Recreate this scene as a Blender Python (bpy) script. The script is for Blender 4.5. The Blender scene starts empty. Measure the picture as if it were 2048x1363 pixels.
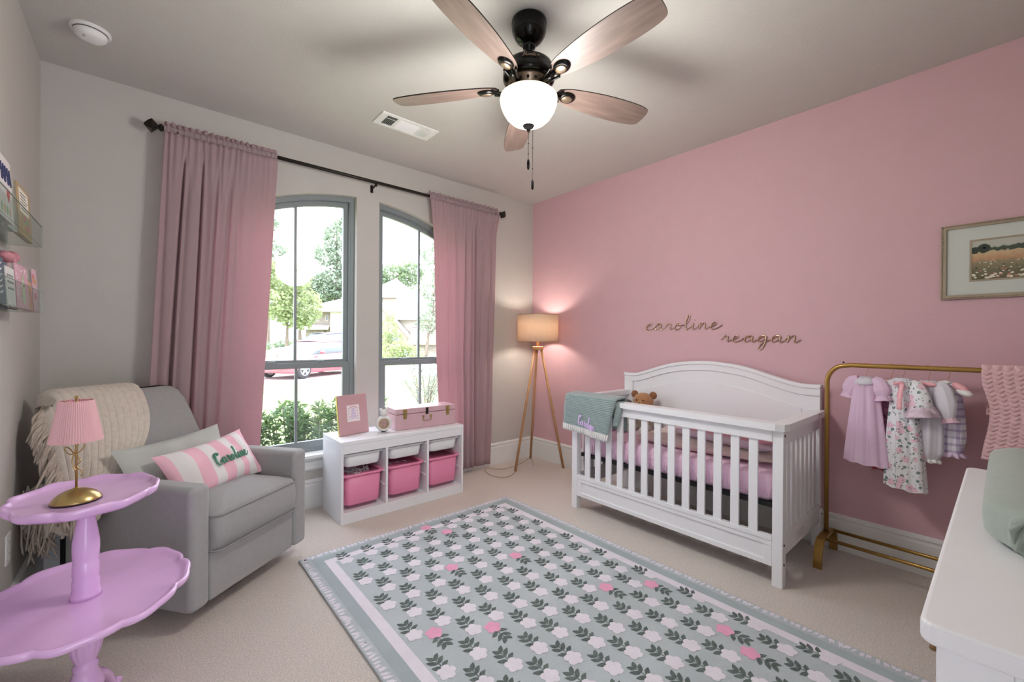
import bpy, math, random
from math import sin, cos, pi, radians as R
from mathutils import Vector, Matrix
random.seed(7)
SC = bpy.context.scene
COL = SC.collection

# ------------------------------------------------------------------ camera
cam_d = bpy.data.cameras.new('camera'); cam = bpy.data.objects.new('camera', cam_d); COL.objects.link(cam)
cam_d.sensor_width = 36.0; cam_d.lens = 852.08 / 2048 * 36; cam_d.clip_start = 0.05; cam_d.clip_end = 500
cr, cu, cf = (0.756841, -0.653570, 0.006232), (-0.002413, 0.006740, 0.999974), (0.653595, 0.756836, -0.003524)
cam.matrix_world = Matrix(((cr[0], cu[0], -cf[0], -3.2114), (cr[1], cu[1], -cf[1], -3.3819), (cr[2], cu[2], -cf[2], 1.2637), (0, 0, 0, 1)))
SC.camera = cam
# ------------------------------------------------------------------ sky, sun, exposure
W = bpy.data.worlds.new('daylight'); SC.world = W; W.use_nodes = True
wn = W.node_tree.nodes; bgn = wn['Background']
bgn.inputs['Color'].default_value = (0.83, 0.87, 1.0, 1); bgn.inputs['Strength'].default_value = 8.0
sun_d = bpy.data.lights.new('sun', 'SUN'); sun = bpy.data.objects.new('sun', sun_d); COL.objects.link(sun)
sun_d.energy = 6.0; sun_d.angle = R(1.5); sun_d.color = (1.0, 0.95, 0.86)
sun.rotation_euler = Vector((0.72, 0.0, -0.69)).to_track_quat('-Z', 'Y').to_euler()
SC.view_settings.view_transform = 'Standard'; SC.view_settings.look = 'None'
SC.view_settings.exposure = 0.0; SC.view_settings.gamma = 1.0; SC.view_settings.use_curve_mapping = False
try:
    SC.cycles.max_bounces = 10; SC.cycles.diffuse_bounces = 6; SC.cycles.transparent_max_bounces = 12
    SC.cycles.sample_clamp_indirect = 6.0; SC.cycles.use_denoising = True; SC.cycles.caustics_reflective = False; SC.cycles.caustics_refractive = False
except Exception:
    pass
FAN_BULB, LAMP_BULB, BOWL_GLOW = 52.0, 18.0, 1.5

# ------------------------------------------------------------------ materials
def lin(h):
    h = h.lstrip('#'); o = []
    for i in (0, 2, 4):
        c = int(h[i:i + 2], 16) / 255
        o.append(c / 12.92 if c <= 0.04045 else ((c + 0.055) / 1.055) ** 2.4)
    return tuple(o)
MATS = {}
def mat(name, hexc, rough=0.5, metal=0.0, var=0.04, vscale=8.0, bump=0.0, bscale=60.0, sheen=0.0, coat=0.0, transl=None, emit=None, emit_s=0.0, spec=None, bdist=0.01, stretch=None):
    """Principled surface with a noise-driven colour variation and an optional noise bump."""
    if name in MATS: return MATS[name]
    m = bpy.data.materials.new(name); m.use_nodes = True; MATS[name] = m
    nt = m.node_tree; N = nt.nodes; L = nt.links
    b = N['Principled BSDF']; out = N['Material Output']
    c = lin(hexc)
    tc = N.new('ShaderNodeTexCoord'); src = tc.outputs['Object']
    if stretch:
        mp = N.new('ShaderNodeMapping'); mp.inputs['Scale'].default_value = stretch; L.new(src, mp.inputs['Vector']); src = mp.outputs['Vector']
    nz = N.new('ShaderNodeTexNoise'); nz.inputs['Scale'].default_value = vscale; nz.inputs['Detail'].default_value = 4
    L.new(src, nz.inputs['Vector'])
    rp = N.new('ShaderNodeValToRGB')
    rp.color_ramp.elements[0].position = 0.3; rp.color_ramp.elements[1].position = 0.7
    rp.color_ramp.elements[0].color = (*[max(0, x * (1 - var)) for x in c], 1)
    rp.color_ramp.elements[1].color = (*[min(1, x * (1 + var)) for x in c], 1)
    L.new(nz.outputs['Fac'], rp.inputs['Fac']); L.new(rp.outputs['Color'], b.inputs['Base Color'])
    b.inputs['Roughness'].default_value = rough; b.inputs['Metallic'].default_value = metal
    if spec is not None: b.inputs['Specular IOR Level'].default_value = spec
    if sheen: b.inputs['Sheen Weight'].default_value = sheen
    if coat: b.inputs['Coat Weight'].default_value = coat; b.inputs['Coat Roughness'].default_value = 0.15
    if emit:
        b.inputs['Emission Color'].default_value = (*lin(emit), 1); b.inputs['Emission Strength'].default_value = emit_s
    if bump:
        n2 = N.new('ShaderNodeTexNoise'); n2.inputs['Scale'].default_value = bscale; n2.inputs['Detail'].default_value = 3
        L.new(src, n2.inputs['Vector'])
        bp = N.new('ShaderNodeBump'); bp.inputs['Strength'].default_value = bump; bp.inputs['Distance'].default_value = bdist
        L.new(n2.outputs['Fac'], bp.inputs['Height']); L.new(bp.outputs['Normal'], b.inputs['Normal'])
    if transl:
        fac, tcol = transl
        tr = N.new('ShaderNodeBsdfTranslucent'); tr.inputs['Color'].default_value = (*lin(tcol), 1)
        mx = N.new('ShaderNodeMixShader'); mx.inputs['Fac'].default_value = fac
        L.new(b.outputs['BSDF'], mx.inputs[1]); L.new(tr.outputs['BSDF'], mx.inputs[2]); L.new(mx.outputs['Shader'], out.inputs['Surface'])
    return m
def pane_mat(name, tint, refl):
    m = bpy.data.materials.new(name); m.use_nodes = True; N = m.node_tree.nodes; L = m.node_tree.links
    N.remove(N['Principled BSDF'])
    t = N.new('ShaderNodeBsdfTransparent'); t.inputs['Color'].default_value = (*tint, 1)
    g = N.new('ShaderNodeBsdfGlossy'); g.inputs['Roughness'].default_value = 0.02
    mx = N.new('ShaderNodeMixShader'); mx.inputs['Fac'].default_value = refl
    L.new(t.outputs[0], mx.inputs[1]); L.new(g.outputs[0], mx.inputs[2]); L.new(mx.outputs[0], N['Material Output'].inputs['Surface'])
    return m
M = {}
M['wall'] = mat('greige_paint', 'bfbcb6', 0.85, var=0.015, bump=0.25, bscale=90, bdist=0.004)
M['pink'] = mat('pink_paint', 'd2abb2', 0.8, var=0.015, bump=0.3, bscale=90, bdist=0.004)
M['ceil'] = mat('ceiling_paint', 'c2bfb9', 0.9, var=0.015, bump=0.3, bscale=110, bdist=0.004)
M['trim'] = mat('white_trim', 'e3e4e2', 0.4, var=0.01)
M['white'] = mat('white_lacquer', 'e8e9ec', 0.35, var=0.01)
M['wframe'] = mat('window_vinyl', '828a8b', 0.45, var=0.02)
M['glass'] = pane_mat('pane_glass', (0.97, 0.98, 0.98), 0.04)
M['acrylic'] = pane_mat('clear_acrylic', (0.90, 0.94, 0.92), 0.13)
M['bronze'] = mat('dark_bronze', '2b2622', 0.4, 0.6, var=0.1)
M['brass'] = mat('antique_gold_metal', 'a9874a', 0.35, 0.75, var=0.06)
M['gold'] = mat('brushed_gold', 'c0a870', 0.28, 0.9, var=0.05)
M['black'] = mat('black_plastic', '1b1b1d', 0.5)
M['linen_in'] = mat('white_plastic', 'e6e7e8', 0.35, var=0.01)

def carpet_mat():
    m = mat('beige_carpet', 'ebe0d6', 0.95, var=0.16, vscale=150, bump=0.9, bscale=260, bdist=0.012, sheen=0.2)
    return m
M['carpet'] = carpet_mat()

# ------------------------------------------------------------------ mesh helpers
class MB:
    def __init__(s): s.v = []; s.f = []; s.m = []
    def add(s, vs, fs, mi=0, T=None):
        b = len(s.v)
        s.v += [tuple(T @ Vector(p)) if T else tuple(p) for p in vs]
        s.f += [tuple(i + b for i in f) for f in fs]; s.m += [mi] * len(fs)
        return s
    def box(s, a, b, mi=0, T=None):
        (x0, y0, z0), (x1, y1, z1) = a, b
        x0, x1 = min(x0, x1), max(x0, x1); y0, y1 = min(y0, y1), max(y0, y1); z0, z1 = min(z0, z1), max(z0, z1)
        vs = [(x0, y0, z0), (x1, y0, z0), (x1, y1, z0), (x0, y1, z0), (x0, y0, z1), (x1, y0, z1), (x1, y1, z1), (x0, y1, z1)]
        return s.add(vs, [(0, 3, 2, 1), (4, 5, 6, 7), (0, 1, 5, 4), (1, 2, 6, 5), (2, 3, 7, 6), (3, 0, 4, 7)], mi, T)
    def prism(s, poly, z0, z1, mi=0, T=None):
        n = len(poly); vs = [(x, y, z0) for x, y in poly] + [(x, y, z1) for x, y in poly]
        fs = [tuple(range(n - 1, -1, -1)), tuple(range(n, 2 * n))] + [(i, (i + 1) % n, n + (i + 1) % n, n + i) for i in range(n)]
        return s.add(vs, fs, mi, T)
    def loft(s, rings, mi=0, T=None, cap=True, closed=True):
        n = len(rings[0]); vs = [p for r in rings for p in r]; fs = []
        for k in range(len(rings) - 1):
            for i in range(n if closed else n - 1):
                j = (i + 1) % n; fs.append((k * n + i, k * n + j, (k + 1) * n + j, (k + 1) * n + i))
        if cap and closed:
            fs.append(tuple(range(n - 1, -1, -1))); fs.append(tuple(range((len(rings) - 1) * n, len(rings) * n)))
        return s.add(vs, fs, mi, T)
    def lathe(s, prof, n=24, mi=0, T=None, mod=None, cap=True):
        rings = []
        for r, z in prof:
            rings.append([((r * (mod(r, z, 2 * pi * i / n) if mod else 1)) * cos(2 * pi * i / n), (r * (mod(r, z, 2 * pi * i / n) if mod else 1)) * sin(2 * pi * i / n), z) for i in range(n)])
        return s.loft(rings, mi, T, cap)
    def tube(s, path, r, n=8, mi=0, T=None, flat=None, cap=True):
        P = [Vector(p) for p in path]; k = len(P)
        rad = r if isinstance(r, (list, tuple)) else [r] * k
        rings = []; up = None
        for i in range(k):
            d = (P[min(i + 1, k - 1)] - P[max(i - 1, 0)])
            d = d.normalized() if d.length > 1e-9 else Vector((0, 0, 1))
            if up is None:
                a = Vector((0, 0, 1)) if abs(d.z) < 0.9 else Vector((1, 0, 0)); up = (a - d * a.dot(d)).normalized()
            else:
                up = up - d * up.dot(d); up = up.normalized() if up.length > 1e-6 else d.orthogonal().normalized()
            si = d.cross(up)
            rings.append([tuple(P[i] + (up * cos(2 * pi * j / n) + si * sin(2 * pi * j / n)) * rad[i]) for j in range(n)])
        return s.loft(rings, mi, T, cap)
    def grid(s, P, mi=0, T=None, wrap=False):
        nu = len(P); nv = len(P[0]); vs = [p for row in P for p in row]; fs = []
        for i in range(nu - 1 + (1 if wrap else 0)):
            for j in range(nv - 1):
                a = i * nv + j; b = ((i + 1) % nu) * nv + j; fs.append((a, b, b + 1, a + 1))
        return s.add(vs, fs, mi, T)
    def ball(s, c, r, nu=16, nv=10, mi=0, T=None):
        rx, ry, rz = r if isinstance(r, (tuple, list)) else (r, r, r); vs = []; fs = []
        for j in range(1, nv):
            t = pi * j / nv
            vs += [(c[0] + rx * sin(t) * cos(2 * pi * i / nu), c[1] + ry * sin(t) * sin(2 * pi * i / nu), c[2] + rz * cos(t)) for i in range(nu)]
        vs += [(c[0], c[1], c[2] + rz), (c[0], c[1], c[2] - rz)]; a = len(vs) - 2
        for j in range(nv - 2):
            for i in range(nu):
                k = (i + 1) % nu; fs.append((j * nu + i, (j + 1) * nu + i, (j + 1) * nu + k, j * nu + k))
        for i in range(nu):
            k = (i + 1) % nu; fs.append((a, i, k)); fs.append((a + 1, (nv - 2) * nu + k, (nv - 2) * nu + i))
        return s.add(vs, fs, mi, T)
    def build(s, name, m, parent=None, smooth=False, bevel=0.0, seg=2, solid=0.0, sub=0, angle=40):
        me = bpy.data.meshes.new(name); me.from_pydata(s.v, [], s.f); me.validate()
        for x in (m if isinstance(m, (list, tuple)) else [m]): me.materials.append(x)
        if len(me.polygons) == len(s.m): me.polygons.foreach_set('material_index', s.m)
        if smooth: me.polygons.foreach_set('use_smooth', [True] * len(me.polygons))
        me.update()
        o = bpy.data.objects.new(name, me); COL.objects.link(o)
        if parent: o.parent = parent
        if bevel:
            w = o.modifiers.new('edge', 'BEVEL'); w.width = bevel; w.segments = seg; w.limit_method = 'ANGLE'; w.angle_limit = R(angle)
            if smooth:
                wn_ = o.modifiers.new('normals', 'WEIGHTED_NORMAL'); wn_.keep_sharp = True
        if solid:
            w = o.modifiers.new('thick', 'SOLIDIFY'); w.thickness = solid; w.offset = 0
        if sub:
            w = o.modifiers.new('round', 'SUBSURF'); w.levels = sub; w.render_levels = sub
        return o
def tag(o, label=None, cat=None, group=None, kind=None):
    if label: o['label'] = label
    if cat: o['category'] = cat
    if group: o['group'] = group
    if kind: o['kind'] = kind
    return o
def thing(name, label, cat, loc=(0, 0, 0), rz=0.0, group=None):
    o = bpy.data.objects.new(name, None); COL.objects.link(o); o.empty_display_size = 0.1
    o.location = loc; o.rotation_euler = (0, 0, rz)
    return tag(o, label, cat, group)
def struct(name, mb, m, parent=None, **k):
    o = mb.build(name, m, parent, **k)
    if not parent: o['kind'] = 'structure'
    return o
def copy_tree(o, parent=None):
    c = o.copy(); COL.objects.link(c)
    if parent: c.parent = parent
    for ch in list(o.children): copy_tree(ch, c)
    return c
def lerp(a, b, t): return a + (b - a) * t
def smooth01(t): t = max(0, min(1, t)); return t * t * (3 - 2 * t)
def spline(pts, per=8, closed=False):
    P = [Vector(p) for p in pts]; n = len(P); out = []
    rng = range(n if closed else n - 1)
    for i in rng:
        if closed: p0, p1, p2, p3 = P[(i - 1) % n], P[i], P[(i + 1) % n], P[(i + 2) % n]
        else: p0, p1, p2, p3 = P[max(i - 1, 0)], P[i], P[i + 1], P[min(i + 2, n - 1)]
        for k in range(per):
            t = k / per
            out.append(0.5 * ((2 * p1) + (-p0 + p2) * t + (2 * p0 - 5 * p1 + 4 * p2 - p3) * t * t + (-p0 + 3 * p1 - 3 * p2 + p3) * t ** 3))
    if not closed: out.append(P[-1])
    return out
def interp(tab, x):
    if x <= tab[0][0]: return tab[0][1]
    for (a, va), (b, vb) in zip(tab, tab[1:]):
        if x <= b: return lerp(va, vb, (x - a) / (b - a) if b > a else 0)
    return tab[-1][1]

# ------------------------------------------------------------------ handwriting: letters as pen paths, x-height 1
PEN = {
 'c': ([[(0.0, .35), (.28, .62), (.62, .82), (.45, 1.0), (.12, .72), (.06, .28), (.35, .0), (.72, .12), (.95, .38)]], .95),
 'a': ([[(0, .35), (.35, .75), (.68, .88), (.38, .98), (.08, .55), (.22, .05), (.52, .25), (.72, .85), (.72, .3), (.88, .02), (1.15, .38)]], 1.15),
 'r': ([[(0, .35), (.16, .8), (.22, 1.08), (.32, .86), (.55, .84), (.56, .4), (.66, .05), (.95, .38)]], .95),
 'o': ([[(0, .35), (.3, .85), (.1, .6), (.14, .12), (.42, .02), (.62, .45), (.48, .9), (.3, .86), (.5, .66), (.95, .7)]], .95),
 'l': ([[(0, .35), (.3, 1.1), (.42, 1.9), (.28, 2.2), (.16, 1.6), (.16, .5), (.34, .02), (.68, .38)]], .68),
 'i': ([[(0, .35), (.2, .95), (.2, .3), (.36, .02), (.66, .38)]], .66),
 'n': ([[(0, .35), (.16, .95), (.2, .5), (.18, .04), (.34, .7), (.56, .98), (.66, .6), (.68, .22), (.84, .02), (1.12, .38)]], 1.12),
 'e': ([[(0, .35), (.32, .5), (.52, .82), (.34, 1.0), (.1, .6), (.16, .12), (.42, .0), (.8, .25), (1.05, .62)]], 1.05),
 'g': ([[(0, .35), (.35, .75), (.68, .88), (.38, .98), (.08, .55), (.2, .1), (.52, .3), (.7, .9), (.68, -.3), (.5, -1.05), (.26, -.85), (.5, -.2), (1.1, .38)]], 1.1),
 'u': ([[(0, .35), (.16, .95), (.16, .3), (.36, .02), (.6, .4), (.7, .95), (.7, .3), (.86, .02), (1.1, .38)]], 1.1),
 't': ([[(0, .35), (.2, 1.0), (.24, 1.6), (.18, .4), (.36, .02), (.66, .38)], [(.02, 1.15), (.5, 1.2)]], .66),
 'C': ([[(.0, 1.2), (-.12, 1.55), (.2, 1.95), (.75, 2.0), (.95, 1.7), (.7, 1.55), (.62, 1.9), (.3, 1.7), (.12, 1.0), (.2, .3), (.6, -.05), (1.0, .15), (1.1, .5), (.85, .55), (1.3, .38)]], 1.3),
 'H': ([[(.0, 1.5), (.1, 1.9), (.4, 1.8), (.25, .9), (.05, .0), (-.15, -.05)], [(1.1, 2.0), (.9, 1.5), (.75, .6), (.8, .05), (1.15, .38)], [(.05, .85), (.6, 1.0), (1.0, .95)]], 1.15),
}
PEN['M'] = ([[(0, 0), (.04, 2.0)], [(.04, 2.0), (.5, .9)], [(.5, .9), (.96, 2.0)], [(.96, 2.0), (1.0, 0)]], 1.35)
PEN['A'] = ([[(0, 0), (.45, 2.0)], [(.45, 2.0), (.9, 0)], [(.18, .7), (.72, .7)]], 1.2)
def pen(word, per=7, straight=False):
    """2-D pen strokes of a word: joined letters become one stroke."""
    x = 0; strokes = []; cur = None
    for ch in word:
        st, adv = PEN[ch]; first = [(x + px, py) for px, py in st[0]]
        if cur is not None and not straight and ch.islower(): cur += first[1:]
        else: strokes.append(first); cur = first
        for s_ in st[1:]:
            strokes.append([(x + px, py) for px, py in s_])
            if ch == 'H' and s_ is st[1]: cur = strokes[-1]
        if ch == 'i': strokes.append([(x + .26, 1.4), (x + .29, 1.48)])
        x += adv
    return ([[tuple(q) for q in (s_ if straight else [(v.x, v.y) for v in spline([(a, b, 0) for a, b in s_], per)])] for s_ in strokes], x)
def write(mb, word, fn, r, thick=0.0, straight=False, mi=0, n=6, slant=0.0, per=6):
    """Tubes along a word's pen strokes; fn maps pen (x, y) to a 3-D point; heavier on downstrokes by thick."""
    strokes, width = pen(word, per, straight)
    for s_ in strokes:
        if len(s_) < 2: continue
        path = [fn(x + slant * y, y) for x, y in s_]
        rad = []
        for i in range(len(s_)):
            dy = s_[min(i + 1, len(s_) - 1)][1] - s_[max(i - 1, 0)][1]; dx = s_[min(i + 1, len(s_) - 1)][0] - s_[max(i - 1, 0)][0]
            down = max(0, -dy) / (math.hypot(dx, dy) + 1e-6); rad.append(r * (1 + thick * down))
        mb.tube(path, rad, n, mi)
    return mb
# ================================================================== THE ROOM
XL, YR, H = -3.634, -3.83, 2.74
AX, AR, AZ = -1.838, 1.90, 2.392          # the arch over both windows: centre x, radius, crown height
WIN = [(-2.775, -1.931), (-1.745, -0.901)]
ZS = 0.40
def arch_z(x, inset=0.0): return AZ - AR + math.sqrt(max(0, (AR - inset) ** 2 - (x - AX) ** 2))
mb = MB().box((XL - .15, YR - .15, -.12), (.15, .16, 0)); struct('floor', mb, M['carpet'])
mb = MB().box((XL - .15, YR - .15, H), (.15, .16, H + .12)); struct('ceiling', mb, M['ceil'])
mb = MB().box((XL - .15, YR, 0), (XL, 0.16, H)); struct('wall_left', mb, M['wall'])
mb = MB().box((0, YR, 0), (.15, 0.16, H)); struct('wall_right', mb, M['pink'])
# unseen wall behind the camera; its doorway is added, sized to admit sky light
mb = MB(); DX0, DX1, DZ = -3.50, -3.10, 2.10
mb.box((XL, YR - .15, 0), (DX0, YR, H)); mb.box((DX1, YR - .15, 0), (0, YR, H)); mb.box((DX0, YR - .15, DZ), (DX1, YR, H))
struct('wall_front', mb, M['wall'])
# window wall
mb = MB(); T = 0.16
def quad(a, b, c, d, mi=0): mb.add([a, b, c, d], [(0, 1, 2, 3)], mi)
def wallrect(x0, x1, z0, z1):
    quad((x0, 0, z0), (x1, 0, z0), (x1, 0, z1), (x0, 0, z1)); quad((x1, T, z0), (x0, T, z0), (x0, T, z1), (x1, T, z1))
wallrect(XL, WIN[0][0], 0, H); wallrect(WIN[0][1], WIN[1][0], 0, H); wallrect(WIN[1][1], 0, 0, H)
for x0, x1 in WIN:
    wallrect(x0, x1, 0, ZS)
    n = 24; xs = [lerp(x0, x1, i / n) for i in range(n + 1)]
    for a, b in zip(xs, xs[1:]):
        za, zb = arch_z(a), arch_z(b)
        quad((a, 0, za), (b, 0, zb), (b, 0, H), (a, 0, H)); quad((b, T, zb), (a, T, za), (a, T, H), (b, T, H))
        quad((a, 0, za), (a, T, za), (b, T, zb), (b, 0, zb))
    quad((x0, 0, ZS), (x0, T, ZS), (x0, T, arch_z(x0)), (x0, 0, arch_z(x0)))
    quad((x1, T, ZS), (x1, 0, ZS), (x1, 0, arch_z(x1)), (x1, T, arch_z(x1)))
    quad((x0, 0, ZS), (x1, 0, ZS), (x1, T, ZS), (x0, T, ZS))
struct('wall_back', mb, M['wall'])
# baseboards with a stepped cap
def base_profile(d): return [(0, 0), (d, 0), (d, .168), (d * .75, .176), (d * .75, .186), (d * 1.1, .192), (d * 1.0, .204), (d * .5, .213), (0, .213)]
def baseboard(name, a, b, nrm):
    mb = MB(); pr = base_profile(.017); rings = []
    for p in (a, b): rings.append([(p[0] + nrm[0] * q, p[1] + nrm[1] * q, z) for q, z in pr])
    mb.loft(rings); struct(name, mb, M['trim'])
baseboard('baseboard_back', (XL, 0), (0, 0), (0, -1)); baseboard('baseboard_right', (0, 0), (0, YR), (-1, 0)); baseboard('baseboard_left', (XL, YR), (XL, 0), (1, 0))
baseboard('baseboard_front', (DX1, YR), (0, YR), (0, 1))
# window stools and aprons
mb = MB().box((-2.86, -.055, .377), (-.82, .0, .402)); mb.box((WIN[0][0] + .003, 0, .401), (WIN[0][1] - .003, .07, .406)); mb.box((WIN[1][0] + .003, 0, .401), (WIN[1][1] - .003, .07, .406))
struct('trim_1', mb, M['trim'], bevel=.006)
mb = MB(); pr = [(0, .285), (.014, .285), (.016, .30), (.012, .31), (.012, .345), (.02, .352), (.026, .366), (.034, .377), (0, .377)]
mb.loft([[(x, -q, z) for q, z in pr] for x in (-2.83, -.85)]); struct('trim_2', mb, M['trim'])

def outline(x0, x1, z0, i, n=20):
    """Window outline inset by i: two bottom corners, then the arched head from right to left."""
    a, b = x0 + i, x1 - i
    return [(a, z0 + i), (b, z0 + i)] + [(lerp(b, a, k / n), arch_z(lerp(b, a, k / n), i)) for k in range(n + 1)]
def ring(mb, o1, o2, y0, y1):
    n = len(o1)
    for (p, q, y, s_) in ((o1, o2, y0, 1), (o1, o2, y1, -1)):
        for k in range(n):
            j = (k + 1) % n; f = [(p[k][0], y, p[k][1]), (p[j][0], y, p[j][1]), (q[j][0], y, q[j][1]), (q[k][0], y, q[k][1])]
            mb.add(f if s_ > 0 else f[::-1], [(0, 1, 2, 3)])
    for o, s_ in ((o1, -1), (o2, 1)):
        for k in range(n):
            j = (k + 1) % n; f = [(o[k][0], y0, o[k][1]), (o[j][0], y0, o[j][1]), (o[j][0], y1, o[j][1]), (o[k][0], y1, o[k][1])]
            mb.add(f if s_ > 0 else f[::-1], [(0, 1, 2, 3)])
for wi, (x0, x1) in enumerate(WIN):
    w = bpy.data.objects.new('window_%d' % (wi + 1), None); COL.objects.link(w); w['kind'] = 'structure'
    mb = MB(); ring(mb, outline(x0, x1, ZS, .001), outline(x0, x1, ZS, .030), .055, .13); ring(mb, outline(x0, x1, ZS, .030), outline(x0, x1, ZS, .036), .06, .125)
    mb.build('window_frame', M['wframe'], w)
    # upper sash: arched ring above the meeting rail
    ZM = 1.062
    def upper(i):
        a, b = x0 + i, x1 - i; n = 20
        return [(a, ZM + max(0, i - .036)), (b, ZM + max(0, i - .036))] + [(lerp(b, a, k / n), arch_z(lerp(b, a, k / n), i)) for k in range(n + 1)]
    mb = MB(); ring(mb, upper(.036), upper(.072), .095, .125)
    mb.build('upper_sash', M['wframe'], w)
    xm = (x0 + x1) / 2
    MB().box((xm - .0095, .102, ZM + .03), (xm + .0095, .118, arch_z(xm, .07))).build('muntin', M['wframe'], w)
    lo = [(x0 + .036, ZS + .036), (x1 - .036, ZS + .036), (x1 - .036, ZM + .016), (x0 + .036, ZM + .016)]
    li = [(x0 + .085, ZS + .085), (x1 - .085, ZS + .085), (x1 - .085, ZM - .026), (x0 + .085, ZM - .026)]
    mb = MB(); ring(mb, lo, li, .062, .092); mb.build('lower_sash', M['wframe'], w)
    MB().box((xm - .0095, .070, ZS + .08), (xm + .0095, .086, ZM - .02)).build('muntin', M['wframe'], w)
    for lx in (lerp(x0, x1, .3), lerp(x0, x1, .7)):
        mb = MB().box((lx - .035, .060, ZM + .016), (lx + .035, .082, ZM + .022)); mb.tube([(lx - .02, .07, ZM + .026), (lx + .03, .066, ZM + .028)], .005, 6)
        mb.build('sash_lock', M['wframe'], w)
    n = 16; o = upper(.068); MB().prism([(x, z) for x, z in o], .108, .112, T=Matrix(((1, 0, 0, 0), (0, 0, 1, 0), (0, 1, 0, 0), (0, 0, 0, 1)))).build('upper_pane', M['glass'], w)
    MB().box((x0 + .08, .076, ZS + .08), (x1 - .08, .080, ZM - .02)).build('lower_pane', M['glass'], w)

# ================================================================== OUTSIDE
GZ = -.25
M['lawn'] = mat('lawn_grass', '86955f', 0.95, var=0.2, vscale=1.2, bump=0.6, bscale=60, bdist=0.05)
M['drive'] = mat('pale_concrete', 'b9b3ad', 0.9, var=0.08, vscale=2)
M['mulch'] = mat('brown_mulch', '7a6a5e', 0.95, var=0.25, vscale=20, bump=0.5, bscale=40)
M['leaf'] = mat('leaf_green', '72866a', 0.6, var=0.3, vscale=3.0, transl=(.35, 'a9b88c'))
M['leaf_b'] = mat('leaf_yellow_green', '98a47e', 0.6, var=0.3, vscale=2.0, transl=(.35, 'c2cb92'))
M['leaf_g'] = mat('leaf_grey_green', '7f8f7c', 0.6, var=0.3, vscale=2.0, transl=(.3, 'a0ac90'))
M['leaf_h'] = mat('hedge_leaf', '3f5c41', 0.42, var=0.4, vscale=14.0, transl=(.25, '8fae62'))
M['leaf_s'] = mat('grey_shrub_leaf', '7d8580', 0.6, var=0.3, vscale=12, transl=(.3, '9aa79a'))
M['bark'] = mat('bark', '7b6d63', 0.9, var=0.25, vscale=6, bump=.5, bscale=20)
mb = MB().box((-60, .165, GZ - .3), (90, 120, GZ)); struct('ground', mb, M['lawn'])
mb = MB().prism([(-3.0, 17.2), (-.6, 13.2), (1.8, 11.9), (9.5, 13.2), (30, 21), (34, 27), (20, 24), (8, 18.5), (2, 18)], GZ, GZ + .02); struct('driveway', mb, M['drive'])
mb = MB().prism([(6.8, 11.5), (10.5, 10.3), (12.5, 11.4), (9.6, 12.3)], GZ, GZ + .03); struct('mulch_bed_ground', mb, M['mulch'])
mb = MB().prism([(-6, .165), (1.5, .165), (1.5, 1.75), (-6, 1.75)], GZ, GZ + .02); struct('planting_bed_ground', mb, M['mulch'])

def leaf_quads(mb, c, r, n, size, rnd, mi=0, shell=.55, asp=.5):
    """Leaves scattered through an ellipsoid, denser towards its surface."""
    for _ in range(n):
        d = Vector((rnd.gauss(0, 1), rnd.gauss(0, 1), rnd.gauss(0, 1))).normalized() * (shell + (1 - shell) * rnd.random()) 
        p = Vector((c[0] + d.x * r[0], c[1] + d.y * r[1], c[2] + d.z * r[2]))
        a = Vector((rnd.gauss(0, 1), rnd.gauss(0, 1), rnd.gauss(0, .7))).normalized(); b = a.cross(Vector((rnd.gauss(0, 1), rnd.gauss(0, 1), rnd.gauss(0, 1)))).normalized()
        s_ = size * rnd.uniform(.6, 1.3); a *= s_; b *= s_ * asp
        mb.add([p - a, p + b - a * .1, p + a, p - b - a * .1], [(0, 1, 2, 3)], mi)
def tree(name, label, x, y, trunk_h, trunk_r, blobs, m, size, n, seed, lean=0.0, group='trees across the street'):
    rnd = random.Random(seed); t = thing(name, label, 'tree', (x, y, GZ), 0, group)
    mb = MB(); top = max(b[0][2] for b in blobs)
    P = spline([(0, 0, 0), (lean * .3, 0.05, trunk_h * .5), (lean * .7, -.05, trunk_h), (lean, 0, top)], 5)
    mb.tube([tuple(p) for p in P], [lerp(trunk_r, trunk_r * .25, i / (len(P) - 1)) for i in range(len(P))], 8)
    for (c, r) in blobs:
        k = min(range(len(P)), key=lambda i: abs(P[i].z - (c[2] - r[2] * .7)))
        mb.tube([tuple(P[k]), tuple(lerp(P[k], Vector(c), .5) + Vector((0, 0, .1))), c], [trunk_r * .4, trunk_r * .25, trunk_r * .08], 6)
    mb.build('trunk', M['bark'], t, smooth=True)
    mb = MB(); vol = sum(r[0] * r[2] for c, r in blobs)
    for (c, r) in blobs: leaf_quads(mb, c, r, int(n * r[0] * r[2] / vol), size, rnd)
    mb.build('crown', m, t)
    return t
tree('oak_tree', 'broad yellow-green tree seen behind the central bar of the pane with the red car', 4.6, 30.5, 2.6, .16, [((-1.2, 0, 4.2), (1.9, 1.8, 1.5)), ((.9, .3, 3.9), (1.7, 1.6, 1.5)), ((-.2, 0, 5.8), (1.9, 1.7, 1.4)), ((-2.2, .2, 6.3), (1.6, 1.5, 1.3)), ((.7, 0, 2.9), (1.3, 1.2, .8))], M['leaf_b'], .17, 5200, 11)
tree('tall_pine_tree', 'tallest pale tree rising above the house roof', 17.2, 58, 9, .32, [((0, 0, 15.5), (2.0, 2, 2.2)), ((-1.4, 0, 13.0), (1.9, 2, 1.6)), ((1.3, 0, 11.8), (1.9, 2, 1.8)), ((-.6, 0, 9.6), (2.6, 2, 1.7)), ((.9, 0, 17.6), (1.2, 1, 1.2)), ((-1.9, 0, 8.0), (2.2, 2, 1.6)), ((1.5, 0, 7.5), (2.2, 2, 1.9))], M['leaf_g'], .3, 3600, 12)
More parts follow.
